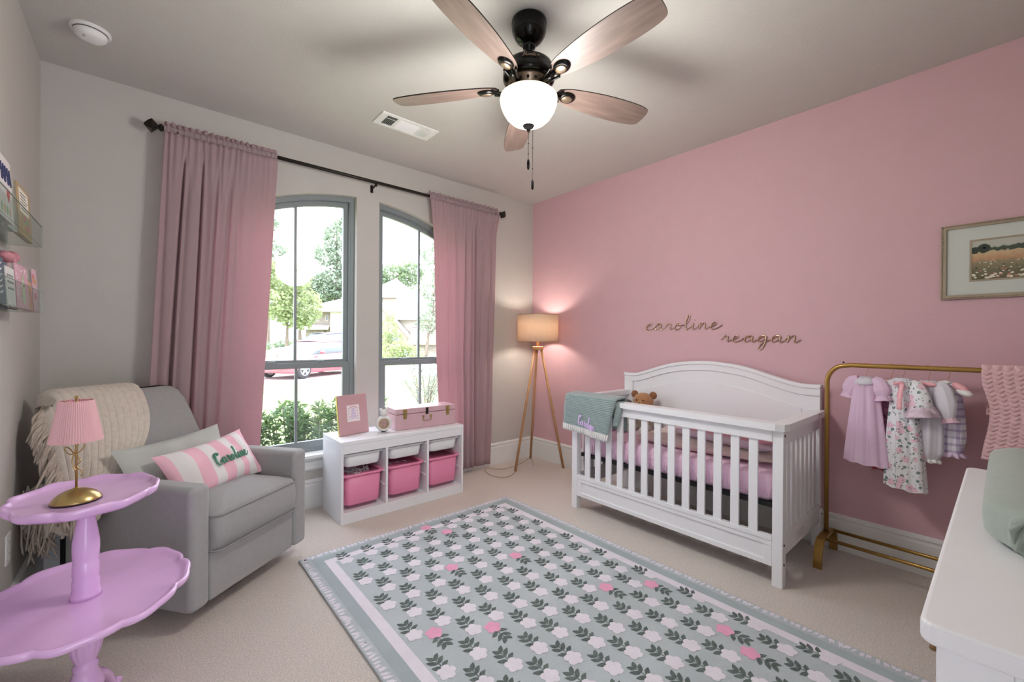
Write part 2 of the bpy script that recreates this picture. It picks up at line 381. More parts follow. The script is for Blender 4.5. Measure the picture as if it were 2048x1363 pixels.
tree('thin_pine_tree', 'thin sparse pine with loose boughs beside the curtain edge', 7.2, 50, 7, .2, [((-.6, 0, 12.6), (1.5, 1.2, .8)), ((.5, 0, 11.2), (1.8, 1.3, .8)), ((-.9, 0, 9.9), (1.9, 1.3, .7)), ((.2, 0, 14.2), (1.0, 1, .9)), ((.6, 0, 8.5), (2.2, 1.3, .9))], M['leaf_g'], .26, 1000, 13)
tree('round_tree', 'round mid-green tree standing right behind the roof of the house with the porch', 17.0, 64, 4, .3, [((0, 0, 8.2), (2.8, 2.4, 2.4)), ((-2.6, 0, 7.2), (2.4, 2.2, 2.2)), ((2.4, 0, 7.4), (2.4, 2, 2.4)), ((-.8, 0, 5.0), (4.0, 2, 2.2)), ((1.4, 0, 10.4), (1.8, 1.5, 1.5)), ((-2.8, 0, 9.8), (1.6, 1.5, 1.4))], M['leaf'], .3, 4200, 14)
tree('bushy_tree', 'bushy grey-green tree closing the gap behind the yellow-green oak', 13.0, 60, 4, .3, [((.4, 0, 8.6), (2.4, 2.4, 2.0)), ((2.4, 0, 8.2), (2.2, 2.2, 2.2)), ((-2.4, 0, 9.0), (2.4, 2, 2.2)), ((-4.2, 0, 7.4), (2.2, 2, 2.2)), ((.4, 0, 5.4), (4.4, 2, 2.6))], M['leaf_g'], .3, 3600, 18)
tree('dark_tree', 'dark green treetop showing over the long house roof', 26.6, 60, 6, .3, [((0, 0, 11.4), (3.0, 2.4, 2.0)), ((3.2, 0, 12.2), (2.4, 2, 2.2)), ((-2.6, 0, 10.2), (2.2, 2, 1.6)), ((.6, 0, 8.8), (3.4, 2, 2.0))], M['leaf'], .3, 3200, 15)
tree('leaning_tree', 'tall loose tree reaching past the head of the pane beside the second curtain', 13.9, 27.0, 4, .14, [((.6, 0, 8.3), (1.3, 1, 1.0)), ((1.6, 0, 6.9), (1.3, 1, 1.1)), ((.4, 0, 5.4), (1.0, 1, .9)), ((1.9, 0, 9.6), (1.3, 1, 1.1)), ((1.6, 0, 4.2), (1.4, 1.2, 1.2)), ((.5, 0, 3.0), (1.4, 1.2, 1.1)), ((2.2, 0, 2.9), (1.2, 1.2, 1.2))], M['leaf_g'], .15, 2400, 16, .9)
tree('small_yard_tree', 'small pale yellow tree growing close against the stone gable', 11.0, 27.6, 1.2, .07, [((0, 0, 2.4), (.8, .8, .9)), ((-.5, 0, 1.6), (.7, .7, .7)), ((.6, 0, 1.5), (.7, .7, .6)), ((.1, 0, 3.3), (.5, .5, .5))], M['leaf_b'], .09, 1500, 17)
def bush(name, label, x, y, blobs, m, size, n, seed, stems=5, h=.4, group=None, asp=.5, shell=.5):
    rnd = random.Random(seed); t = thing(name, label, 'shrub', (x, y, GZ), 0, group); mb = MB()
    for k in range(stems):
        c, r = blobs[k % len(blobs)]
        mb.tube([(rnd.uniform(-.06, .06), rnd.uniform(-.06, .06), 0), (c[0] * .5 + rnd.uniform(-.06, .06), c[1] * .5, c[2] * .6), (c[0] + rnd.uniform(-.5, .5) * r[0], c[1], c[2] + rnd.uniform(0, .5) * r[2])], [h * .03, h * .022, h * .008], 5)
    mb.build('stem', M['bark'], t); mb = MB()
    for c, r in blobs: leaf_quads(mb, c, r, n // len(blobs), size, rnd, shell=shell, asp=asp)
    mb.build('leaves', m, t); return t
for k, (x, y, lab) in enumerate([(8.3, 43.0, 'low clipped bushes in front of the porch doors'), (6.6, 40.5, 'low dark bush in shade under the oak'), (11.9, 29.3, 'leafy bush by the far driveway against the stone wall'), (10.4, 24.0, 'low flowering bush with reddish tips at the drive end'), (11.7, 39.3, 'bush in front of the lit garage wall')]):
    bush('garden_bush', lab, x, y, [((-.8, 0, .6), (1.0, .8, .6)), ((.7, 0, .55), (1.0, .8, .55)), ((0, .2, .9), (.8, .7, .6))], [M['leaf_b'], M['leaf_g'], M['leaf_b'], M['leaf_b'], M['leaf_b']][k], .12, 900, 30 + k, 4, 1.0, 'garden bushes across the street')
# hedge right under the windows: one shrub beside the other
hl = ['leafy evergreen shrub under the window next to the armchair curtain', 'leafy evergreen shrub in the middle of the low hedge under the window', 'leafy evergreen shrub under the window behind the pink photo frame']
for k in range(3):
    rnd = random.Random(50 + k); t = thing('hedge_shrub', hl[k], 'shrub', (-2.62 + k * .50, .82 + .06 * (k % 2), GZ), 0, 'hedge shrubs under the windows')
    mb = MB(); ml = MB()
    for s_ in range(34):
        a = rnd.uniform(0, 2 * pi); rr = rnd.uniform(.05, .30); hh = rnd.uniform(.72, .90)
        p = spline([(0.3 * rr * cos(a), .3 * rr * sin(a), 0), (.7 * rr * cos(a), .7 * rr * sin(a), hh * .5), (rr * cos(a), rr * sin(a), hh)], 5)
        mb.tube([tuple(q) for q in p], [lerp(.007, .0025, i / (len(p) - 1)) for i in range(len(p))], 5)
        for i in range(3, len(p)):
            for _ in range(9):
                d = Vector((rnd.gauss(0, 1), rnd.gauss(0, 1), rnd.uniform(-.1, 1.1))).normalized(); L_ = rnd.uniform(.045, .085); wv = d.cross(Vector((rnd.gauss(0, 1), rnd.gauss(0, 1), rnd.gauss(0, 1)))).normalized() * L_ * .17
                q = p[i] + Vector((rnd.uniform(-.02, .02), rnd.uniform(-.02, .02), rnd.uniform(-.03, .02))); up = d.cross(wv).normalized() * L_ * .12
                ml.add([q, q + d * L_ * .4 + wv + up, q + d * L_, q + d * L_ * .4 - wv + up], [(0, 1, 2, 3)])
    mb.build('stem', M['bark'], t); ml.build('leaves', M['leaf_h'], t)
# bare grey shrub beyond the second window
rnd = random.Random(77); t = thing('crape_shrub', 'sparse grey-leaved shrub of thin stems standing on the lawn beyond the suitcase window', 'shrub', (.42, 3.1, GZ)); mb = MB(); ml = MB()
for s_ in range(15):
    a = rnd.uniform(0, 2 * pi); rr = rnd.uniform(.12, .5); hh = rnd.uniform(.8, 1.25)
    p = spline([(.08 * cos(a), .08 * sin(a), 0), (.35 * rr * cos(a) + rnd.uniform(-.04, .04), .35 * rr * sin(a), hh * .5), (rr * cos(a), rr * sin(a), hh)], 6)
    mb.tube([tuple(q) for q in p], [lerp(.011, .003, i / (len(p) - 1)) for i in range(len(p))], 5)
    for i in range(6, len(p)): leaf_quads(ml, p[i], (.13, .13, .1), 11, .022, rnd, shell=.1)
mb.build('stem', M['bark'], t); ml.build('leaves', M['leaf_s'], t)

# ---- house across the street
M['stone'] = mat('pale_stone', 'a79a92', 0.9, var=.3, vscale=2.2, bump=.5, bscale=6, bdist=.1)
def brick_mat():
    m = bpy.data.materials.new('stone_courses'); m.use_nodes = True; N = m.node_tree.nodes; L = m.node_tree.links; b = N['Principled BSDF']
    tc = N.new('ShaderNodeTexCoord'); mp = N.new('ShaderNodeMapping'); mp.inputs['Rotation'].default_value = (R(90), 0, R(35)); mp.inputs['Scale'].default_value = (1, 1, 1)
    br = N.new('ShaderNodeTexBrick'); br.inputs['Scale'].default_value = 3.2; br.inputs['Color1'].default_value = (*lin('a3948c'), 1); br.inputs['Color2'].default_value = (*lin('82756f'), 1); br.inputs['Mortar'].default_value = (*lin('c6bdb6'), 1); br.inputs['Mortar Size'].default_value = .03
    L.new(tc.outputs['Object'], mp.inputs['Vector']); L.new(mp.outputs['Vector'], br.inputs['Vector']); L.new(br.outputs['Color'], b.inputs['Base Color']); b.inputs['Roughness'].default_value = .9
    return m
M['brick'] = brick_mat()
M['roof'] = mat('pale_shingle', 'a9a29c', 0.9, var=.08, vscale=3)
M['stucco'] = mat('cream_stucco', 'd9d2c8', 0.9, var=.05)
M['hglass'] = mat('house_glass', '6f7880', 0.2, var=.1)
M['timber'] = mat('dark_timber', '5d534d', 0.8, var=.1)
ha = -R(40.8)
hs = thing('house', 'pale stone two-storey house with broad light roofs across the street', 'house', (9.7, 44.9, GZ), ha)
# local x runs to the right as seen from the room, y away from it
def hip(mb, x0, x1, y0, y1, z0, z1, o=.5):
    a, b, c, d = (x0 - o, y0 - o, z0), (x1 + o, y0 - o, z0), (x1 + o, y1 + o, z0), (x0 - o, y1 + o, z0); k = min((x1 - x0), (y1 - y0)) / 2
    e, f = (x0 + k, (y0 + y1) / 2, z1), (x1 - k, (y0 + y1) / 2, z1)
    dz = (0, 0, -.18)
    low = [tuple(p[i] + dz[i] for i in range(3)) for p in (a, b, c, d)]
    mb.add([a, b, c, d, e, f] + low, [(0, 1, 5, 4), (1, 2, 5), (2, 3, 4, 5), (3, 0, 4), (0, 6, 7, 1), (1, 7, 8, 2), (2, 8, 9, 3), (3, 9, 6, 0), (6, 9, 8, 7)])
mb = MB().box((0, 0, 0), (3.1, 6, 4.35)); mb.build('entry_wall', M['brick'], hs)
mb = MB().box((3.1, -1.2, 0), (7.6, 6, 4.35)); mb.build('garage_wall', M['stucco'], hs)
mb = MB(); hip(mb, 0, 7.6, -1.2, 6, 4.4, 6.1, .55); mb.build('roof', M['roof'], hs)
mb = MB(); mb.add([(-1.0, -1.5, 2.55), (3.0, -1.5, 2.55), (2.7, 0.02, 3.1), (-.5, .02, 3.1), (-1.0, -1.5, 2.4), (3.0, -1.5, 2.4), (2.7, 0.02, 2.9), (-.5, .02, 2.9)], [(0, 1, 2, 3), (4, 7, 6, 5), (0, 4, 5, 1), (1, 5, 6, 2), (3, 7, 4, 0)]); mb.build('porch_roof', M['roof'], hs)
for x in (.35, 1.3, 2.25):
    w = MB().box((x - .16, -.06, 3.35), (x + .16, .02, 3.95)).build('window', M['stucco'], hs); MB().box((x - .1, -.08, 3.4), (x + .1, -.05, 3.9)).build('pane', M['hglass'], w)
mb = MB().box((.9, -.05, 0), (2.2, .02, 2.1)); mb.build('door', M['stucco'], hs)
mb = MB(); mb.tube([(2.75, -.05, 1.3), (2.6, -.7, 1.9), (2.5, -1.3, 2.4)], .09, 6); mb.build('bracket', M['timber'], hs)
mb = MB().box((4.9, 5, 4), (9.6, 11, 4.6)); mb.build('main_wall', M['stucco'], hs)
mb = MB(); hip(mb, 4.8, 9.8, 4.6, 11.4, 6.4, 9.0, .8); mb.build('main_roof', M['roof'], hs)
mb = MB().box((5.2, 5.2, 4.3), (9.5, 10.8, 6.4)); mb.build('upper_wall', M['stucco'], hs)
mb = MB(); mb.tube([(5.1, 4.1, 5.1), (4.9, 3.7, 5.6), (4.2, 3.2, 6.2)], .14, 6); mb.build('bracket', M['timber'], hs)
hg = thing('house', 'neighbouring house with stone gable and long bright roof seen through the suitcase window', 'house', (12.2, 33.2, GZ), ha + R(4))
mb = MB(); g = [(-1.5, 0), (3.4, 0), (3.4, 1.2), (.6, 4.4), (-1.5, 4.4)]
mb.prism(g, 0, .4, T=Matrix(((1, 0, 0, 0), (0, 0, 1, 0), (0, 1, 0, 0), (0, 0, 0, 1)))); mb.build('gable_wall', M['brick'], hg)
mb = MB(); mb.add([(.45, -.4, 4.55), (3.7, -.4, .95), (3.7, -.4, 1.2), (.45, -.4, 4.85), (.45, 4, 4.55), (3.7, 4, .95), (3.7, 4, 1.2), (.45, 4, 4.85)], [(0, 1, 2, 3), (3, 2, 6, 7), (0, 4, 5, 1), (4, 7, 6, 5), (1, 5, 6, 2), (0, 3, 7, 4)]); mb.build('gable_roof', M['roof'], hg)
mb = MB(); hip(mb, .4, 13, 1.2, 5.2, 3.4, 6.3, .6); mb.build('roof', M['roof'], hg)
mb = MB().box((.6, 1.4, 0), (12.8, 5.0, 3.4)); mb.build('wall', M['stucco'], hg)
mb = MB(); mb.add([(3.2, -1.6, 1.15), (6.2, -1.6, 1.15), (6.2, 1.2, 2.6), (3.2, 1.2, 2.6), (3.2, -1.6, 1.0), (6.2, -1.6, 1.0)], [(0, 1, 2, 3), (0, 4, 5, 1)]); mb.box((3.4, -1.2, 0), (6.0, 1.2, 1.1)); mb.build('side_porch', M['brick'], hg)
w = MB().box((1.2, -.08, .55), (2.2, -.01, 2.0)).build('window', M['stucco'], hg); MB().box((1.3, -.1, .62), (2.1, -.07, 1.92)).build('pane', M['hglass'], w)

# ---- cars
M['red_paint'] = mat('red_car_paint', 'c9626c', 0.2, .3, var=.02, coat=.8)
M['grey_paint'] = mat('dark_car_paint', '5d5866', 0.25, var=.02, coat=.6)
M['cglass'] = mat('car_glass', '6d7880', 0.08, var=.02, coat=.5)
M['tyre'] = mat('tyre_rubber', '3a3a3c', 0.8); M['alloy'] = mat('alloy_wheel', 'c7c9cc', 0.3, .6)
M['lens'] = mat('headlamp_lens', 'd8dce0', 0.1, coat=.5)
def car(name, label, loc, rz, L, Wd, prof_b, prof_r, z0, paint, wx, wr):
    """Body lofted along the length from belt and roof profiles (station, height)."""
    t = thing(name, label, 'car', loc, rz); hw = Wd / 2; mb = MB(); rings = []
    n = 28
    for i in range(n + 1):
        x = L * i / n; zb = interp(prof_b, x); e = min(x, L - x); w_ = hw * (1 - .22 * max(0, 1 - e / .7) ** 2); lo = z0 + .10 * max(0, 1 - e / .4)
        rings.append([(x, -w_ * .96, lo), (x, -w_, lerp(lo, zb, .35)), (x, -w_ * .985, lerp(lo, zb, .75)), (x, -w_ * .90, zb), (x, 0, zb + .035), (x, w_ * .90, zb), (x, w_ * .985, lerp(lo, zb, .75)), (x, w_, lerp(lo, zb, .35)), (x, w_ * .96, lo)])
    mb.loft(rings); mb.build('body', paint, t, smooth=True)
    xs = [p[0] for p in prof_r]; mb = MB(); mr = MB(); rings = []; rr = []
    for i in range(17):
        x = lerp(xs[0], xs[-1], i / 16); zr = interp(prof_r, x); zb = interp(prof_b, x) - .02; k = .14 * (zr - zb) / .5
        rings.append([(x, -hw * .9, zb), (x, -hw * .9 + k, zr - .03), (x, -hw * .6, zr - .005), (x, hw * .6, zr - .005), (x, hw * .9 - k, zr - .03), (x, hw * .9, zb)])
        if prof_r[1][0] <= x <= prof_r[-2][0]: rr.append([(x, -hw * .9 + k - .01, zr - .03), (x, -hw * .6, zr + .01), (x, 0, zr + .03), (x, hw * .6, zr + .01), (x, hw * .9 - k + .01, zr - .03)])
    mb.loft(rings); mb.build('windows', M['cglass'], t, smooth=True)
    mr.loft(rr, cap=False, closed=False); mr.build('roof_panel', paint, t, smooth=True, solid=.02)
    for x in wx:
        for s_ in (-1, 1):
            T_ = Matrix.Translation((x, s_ * (hw - .1), wr)) @ Matrix.Rotation(R(90), 4, 'X')
            w = MB().lathe([(wr * .62, -.10), (wr * .9, -.11), (wr, -.07), (wr, .07), (wr * .9, .11), (wr * .62, .10)], 28, T=T_).build('wheel', M['tyre'], t, smooth=True)
            mb = MB().lathe([(wr * .62, -.04), (wr * .66, -.112), (wr * .6, -.112), (wr * .55, -.06)], 28, T=T_, cap=False).lathe([(wr * .62, .04), (wr * .66, .112), (wr * .6, .112), (wr * .55, .06)], 28, T=T_, cap=False)
            for k in range(5):
                for sd in (-1, 1): mb.box((-.035, .02, sd * .09 - .02), (.035, wr * .6, sd * .09 + .02), T=T_ @ Matrix.Rotation(2 * pi * k / 5, 4, 'Z'))
            mb.build('rim', M['alloy'], w)
    for s_ in (-1, 1):
        mb = MB().ball((.22, s_ * hw * .72, interp(prof_b, .25) - .12), (.24, .2, .08), 12, 8); mb.build('headlamp', M['lens'], t, smooth=True)
        mb = MB().ball((prof_r[0][0] + .55, s_ * (hw + .06), interp(prof_b, 1.6) + .1), (.07, .11, .08), 10, 8); mb.build('mirror', paint, t, smooth=True)
    return t
car('sedan', 'red sedan parked on the pale driveway outside', (.02, 13.75, GZ + .02), R(32), 4.6, 1.8, [(0, .55), (.3, .68), (1.3, .86), (3.6, .92), (4.4, .9), (4.6, .7)], [(1.2, .84), (2.0, 1.36), (3.0, 1.42), (3.7, 1.25), (4.4, .92)], .2, M['red_paint'], (.92, 3.65), .335)
car('sport_utility_vehicle', 'dark grey sport utility vehicle parked beyond the red sedan', (1.3, 18.6, GZ + .02), R(14), 4.9, 1.95, [(0, .85), (.3, 1.0), (1.4, 1.12), (4.7, 1.18), (4.9, 1.0)], [(1.25, 1.1), (2.1, 1.72), (3.0, 1.8), (4.5, 1.72), (4.8, 1.2)], .3, M['grey_paint'], (1.0, 3.85), .38)
# ================================================================== FURNITURE
I3 = Matrix.Identity(4)
def Tr(x, y, z): return Matrix.Translation((x, y, z))
# ---- storage unit with six bins
st = thing('storage_unit', 'low white open storage unit holding six plastic bins under the window', 'storage unit', (-1.708, -.24, 0))
hw, d0, d1 = .496, -.22, .165     # local: x across, y front (-) to back (+)
MB().box((-hw, d0, .535), (hw, d1, .56)).build('top_panel', M['white'], st, bevel=.002)
MB().box((-hw, d0, 0), (-hw + .018, d1, .5345)).build('side_panel', M['white'], st, bevel=.002)
MB().box((hw - .018, d0, 0), (hw, d1, .5345)).build('side_panel', M['white'], st, bevel=.002)
DIV = (-.168, .168)
for x in DIV: MB().box((x - .009, d0 + .002, .075), (x + .009, d1 - .012, .5345)).build('divider', M['white'], st, bevel=.0015)
MB().box((-hw + .0185, d0 + .003, .475), (hw - .0185, d0 + .018, .5345)).build('front_rail', M['white'], st, bevel=.0015)
MB().box((-hw + .0185, d0 + .002, .055), (hw - .0185, d1 - .012, .0745)).build('bottom_shelf', M['white'], st, bevel=.0015)
MB().box((-hw + .0185, d0 + .004, 0), (hw - .0185, d0 + .018, .0545)).build('plinth', M['white'], st)
MB().box((-hw + .0185, d1 - .011, .055), (hw - .0185, d1 - .003, .5345)).build('back_panel', M['white'], st)
bays = [(-hw + .018, DIV[0] - .009), (DIV[0] + .009, DIV[1] - .009), (DIV[1] + .009, hw - .018)]
for a, b in bays:
    for x, s_ in ((a, 1), (b, -1)):
        for z in (.452, .305, .205):
            MB().box((x, d0 + .025, z), (x + s_ * .009, d1 - .02, z + .008)).build('runner', M['white'], st)
M['bin_pink'] = mat('pink_plastic', 'ef92b6', 0.4, var=.015, transl=(.12, 'f08fb0'))
M['bin_white'] = mat('milky_white_plastic', 'eceeef', 0.35, var=.01, transl=(.15, 'ffffff'))
def rrect(w, d, r, n=5):
    pts = []
    for cx, cy, a0 in ((w - r, d - r, 0), (-w + r, d - r, 90), (-w + r, -d + r, 180), (w - r, -d + r, 270)):
        for k in range(n + 1): a = R(a0 + 90 * k / n); pts.append((cx + r * cos(a), cy + r * sin(a)))
    return pts
def make_bin(loc, hgt, m, label, group):
    t = thing('storage_bin', label, 'bin', loc, 0, group)
    w, d = .134, .172; mb = MB()
    def rg(s_, z, e=0): return [(x, y, z) for x, y in rrect(w * s_ + e, d * s_ + e, .04 + e)]
    mb.loft([rg(.91, 0), rg(.93, .006), rg(.985, hgt - .02)], cap=True)
    mb.loft([rg(.98, hgt - .02, -.003), rg(.92, .008, -.003)], cap=False)
    mb.add([(x, y, .008) for x, y in rrect(w * .92 - .003, d * .92 - .003, .037)], [tuple(range(24))])
    mb.build('body', m, t, smooth=True)
    mb = MB(); ex = .0135
    def rr(e, z, ew=0): return [(x + (ew if x > 0 else -ew), y, z) for x, y in rrect(w * .97 + e, d * .97 + e, .045)]
    mb.loft([rr(-.003, hgt - .02), rr(.004, hgt - .018), rr(.010, hgt - .014, ex), rr(.012, hgt - .004, ex), rr(.006, hgt, ex), rr(-.004, hgt - .002)], cap=False)
    mb.build('rim', m, t, smooth=True)
    return t
def strand(mb, rnd, c, r, n=10, mi=0):
    P = [(c[0] + rnd.uniform(-1, 1) * r[0], c[1] + rnd.uniform(-1, 1) * r[1], c[2] + rnd.uniform(-1, 1) * r[2]) for _ in range(n)]
    mb.tube([tuple(p) for p in spline(P, 6)], .0045, 6, mi)
M['toy_grey'] = mat('grey_knit', '70787c', 0.8, var=.2, vscale=40); M['toy_dark'] = mat('charcoal_cloth', '3f4247', 0.9, var=.2, vscale=30)
M['toy_white'] = mat('white_cord', 'd8dadb', 0.5); M['toy_blue'] = mat('slate_blue_cloth', '5f7f92', 0.8, var=.2, vscale=30); M['toy_rose'] = mat('rose_cloth', 'b06a7a', 0.8, var=.2, vscale=30)
BZ = {'w': (.456 - .014 - .0845 + .0, .085), 'p': (.0, .0)}
labs = [('white shallow bin above the pink bin of cables', 'white shallow bin in the middle column of the unit', 'white shallow bin beside the curtain end of the unit'),
        ('pink deep bin full of dark cables by the armchair', 'pink deep bin in the middle of the storage unit', 'pink deep bin at the curtain end of the unit')]
rnd = random.Random(3)
for k, (a, b) in enumerate(bays):
    cx = st.location.x + (a + b) / 2
    make_bin((cx, -.262, .372), .095, M['bin_white'], labs[0][k], 'white shallow bins in the storage unit')
    make_bin((cx, -.268, .106), .215, M['bin_pink'], labs[1][k], 'pink deep bins in the storage unit')
    zt = .106
    if k == 0:
        mb = MB()
        for _ in range(5): strand(mb, rnd, (cx, -.28, zt + .185), (.09, .12, .03))
        tag(mb.build('cable_tangle', M['toy_white'], None, smooth=True), 'tangle of pale cables heaped in the pink bin by the armchair', 'cables')
        mb = MB().ball((cx - .03, -.25, zt + .10), (.085, .12, .1), 14, 10); mb.ball((cx + .06, -.30, zt + .11), (.05, .06, .09), 12, 8)
        tag(mb.build('cloth_bundle', M['toy_dark'], None, smooth=True), 'dark cloth bundle under the cables in the pink bin', 'cloth')
    elif k == 1:
        mb = MB()
        for i in range(3): mb.ball((cx - .06 + .06 * i, -.28, zt + .10), (.05, .1, .1), 12, 8)
        tag(mb.build('soft_toy', M['toy_white'], None, smooth=True), 'pale rounded toys filling the middle pink bin', 'toy')
    else:
        mb = MB().ball((cx - .02, -.26, zt + .10), (.09, .13, .1), 14, 10)
        tag(mb.build('cloth_bundle', M['toy_rose'], None, smooth=True), 'dull rose cloth bundle in the pink bin by the curtain', 'cloth')
    mb = MB()
    if k == 0: mb.ball((cx, -.24, .42), (.08, .1, .045), 12, 8)
    elif k == 1:
        for _ in range(3): strand(mb, rnd, (cx, -.27, .445), (.07, .1, .012))
        mb.ball((cx, -.24, .415), (.08, .1, .035), 12, 8)
    else: mb.box((cx - .09, -.34, .40), (cx + .08, -.16, .452))
    tag(mb.build('small_toy', [M['toy_grey'], M['toy_white'], M['toy_dark']][k], None, smooth=k < 2), ['grey soft toy lying in the white bin above the cables', 'white corded toys heaped in the middle white bin', 'dark boxed toy lying in the white bin by the curtain'][k], 'toy')

# ---- things on the unit: photo frame, clock, toy suitcase
M['frame_pink'] = mat('satin_rose_frame', 'c69da1', 0.35, var=.02, coat=.2)
M['paper'] = mat('printed_card', 'e9dfe2', 0.8, var=.02)
M['motif_pink'] = mat('printed_pink', 'e2a3b3', 0.8); M['motif_lilac'] = mat('printed_lilac', 'd8c6dd', 0.8); M['motif_green'] = mat('printed_green', '8fa394', 0.8); M['motif_rose'] = mat('printed_rose', 'cf7f91', 0.8)
pf = thing('photo_frame', 'rose pink photo frame with a printed card standing on the white unit', 'photo frame', (-2.036, -.262, .5605), R(11))
tl = Matrix.Rotation(-R(9), 4, 'X'); w2, h2 = .118, .292
mb = MB(); mb.box((-w2, 0, .002), (w2, .022, h2), T=tl); mb.build('frame', M['frame_pink'], pf, bevel=.003)
mb = MB().box((-w2 - .001, .004, .003), (-w2 + .0005, .021, h2 - .001), T=tl); mb.build('gilt_edge', M['gold'], pf)
mb = MB(); mb.box((-.05, -.0012, .095), (.05, .001, .215), T=tl); mb.build('card', M['paper'], pf)
mb = MB()
for (x, z, r) in ((0, .148, .021), (0, .178, .017), (-.012, .128, .014), (.012, .128, .014)): mb.ball((x, -.0012, z), (r, .0006, r), 16, 6, 1, tl)
mb.tube([(.026 * cos(a), -.002, .190 + .014 * sin(a)) for a in [pi * k / 10 for k in range(11)]], .003, 6, 0, tl)
for k in range(5):
    for s_ in (-1, 1): mb.ball((s_ * (.036 - .004 * (k % 2)), -.0012, .112 + k * .019), (.004, .0006, .004), 8, 5, 3 if k % 2 else 2, tl)
mb.build('printed_figure', [M['motif_pink'], M['motif_lilac'], M['motif_green'], M['motif_rose']], pf)
mb = MB().add([(-.03, .022, .14), (.03, .022, .14), (.03, .115, .001), (-.03, .115, .001), (-.03, .03, .14), (.03, .03, .14), (.03, .121, .001), (-.03, .121, .001)], [(0, 1, 2, 3), (7, 6, 5, 4), (0, 3, 7, 4), (1, 5, 6, 2), (3, 2, 6, 7), (0, 4, 5, 1)])
mb.build('easel_back', M['black'], pf)
M['bisque'] = mat('white_bisque', 'dcdbd8', 0.6, var=.02, bump=.2, bscale=60)
M['dial'] = mat('warm_photo_disc', 'a98a80', 0.4, var=.35, vscale=60)
ck = thing('mantel_clock', 'small white bear-topped clock with a round brown dial beside the toy suitcase', 'clock', (-1.848, -.335, .5605), R(-16))
Tc = Tr(0, 0, .068) @ Matrix.Rotation(R(90), 4, 'X')
mb = MB().lathe([(.0, -.02), (.045, -.02), (.058, -.012), (.06, .0), (.055, .012), (.042, .018), (.036, .012), (.0, .012)], 36, T=Tc, mod=lambda r, z, a: 1 + .035 * cos(9 * a) * (r > .05))
mb.build('body', M['bisque'], ck, smooth=True)
mb = MB().lathe([(0, .0125), (.034, .0125), (.034, .0145), (0, .0145)], 32, T=Tc); mb.build('dial', M['dial'], ck)
mb = MB().lathe([(.033, .0125), (.033, .017), (.038, .017), (.039, .0125)], 32, T=Tc, cap=False); mb.build('bezel', M['gold'], ck)
mb = MB().ball((0, 0, .146), (.027, .022, .026)); mb.ball((0, -.018, .139), (.013, .011, .01)); mb.ball((0, 0, .125), (.022, .018, .014))
mb.ball((-.021, 0, .171), (.0115, .008, .0125), 12, 8); mb.ball((.021, 0, .171), (.0115, .008, .0125), 12, 8); mb.build('bear_head', M['bisque'], ck, smooth=True)
for s_ in (-1, 1): MB().ball((s_ * .028, -.004, .007), (.013, .018, .0068), 12, 8).build('foot', M['bisque'], ck, smooth=True)
MB().box((-.02, .016, .0), (.02, .034, .03)).build('stand', M['black'], ck)
M['case'] = mat('rose_pearl_paper', 'cda9b0', 0.4, var=.03, coat=.5)
M['case_top'] = mat('pale_pearl_lid', 'e9d9e2', 0.35, var=.02, coat=.2)
sc = thing('toy_suitcase', 'pink pearl toy suitcase with gold latches lying on the white unit', 'suitcase', (-1.492, -.265, .5605), R(-4))
MB().box((-.262, -.10, 0), (.262, .085, .118)).build('body', M['case'], sc, bevel=.006, seg=3)
MB().box((-.262, -.10, .120), (.262, .085, .162)).build('lid', M['case'], sc, bevel=.008, seg=3)
for x in (-.185, .185):
    mb = MB().box((x - .017, -.1035, .122), (x + .017, -.099, .158)); mb.prism([(x - .014, .085), (x, .078), (x + .014, .085), (x + .016, .12), (x - .016, .12)], .099, .1035, T=Matrix(((1, 0, 0, 0), (0, 0, -1, 0), (0, 1, 0, 0), (0, 0, 0, 1))))
    mb.tube([(x, -.106, .15), (x, -.108, .12), (x, -.106, .096)], .005, 6)
    for dx, z in ((-.01, .152), (.01, .152), (-.01, .126), (.01, .126)): mb.ball((x + dx, -.1035, z), .0025, 8, 5)
    mb.build('latch', M['gold'], sc)
mb = MB().box((-.011, -.1045, .105), (.011, -.0985, .158)); mb.build('hasp', M['bronze'], sc)
mb = MB()
for x in (-.032, .032): mb.box((x - .009, -.1035, .078), (x + .009, -.099, .098))
mb.tube([(-.032, -.106, .086), (-.034, -.109, .066), (-.03, -.109, .056), (.03, -.109, .056), (.034, -.109, .066), (.032, -.106, .086)], .0025, 6); mb.build('handle', M['gold'], sc)

# ---- crib
cb = thing('crib', 'white slatted baby crib with an arched headboard against the pink wall', 'crib', (-.38, -1.945, 0))
# local: x = -.375 (front) .. +.36 (headboard), y = +.705 (window end) .. -.705
y0, y1, xf, xb = -.705, .705, -.375, .335
for y in (y1 - .025, y0 + .025): MB().box((xf, y - .025, 0), (xf + .05, y + .025, .805)).build('leg', M['white'], cb, bevel=.003)
for y in (y1 - .025, y0 + .025): MB().box((xb - .03, y - .025, 0), (xb + .015, y + .025, .24)).build('leg', M['white'], cb, bevel=.003)
mb = MB().box((xf - .006, y0 + .049, .745 + .0), (xf + .03, y1 - .049, .806)); mb.build('front_rail', M['white'], cb, bevel=.003)
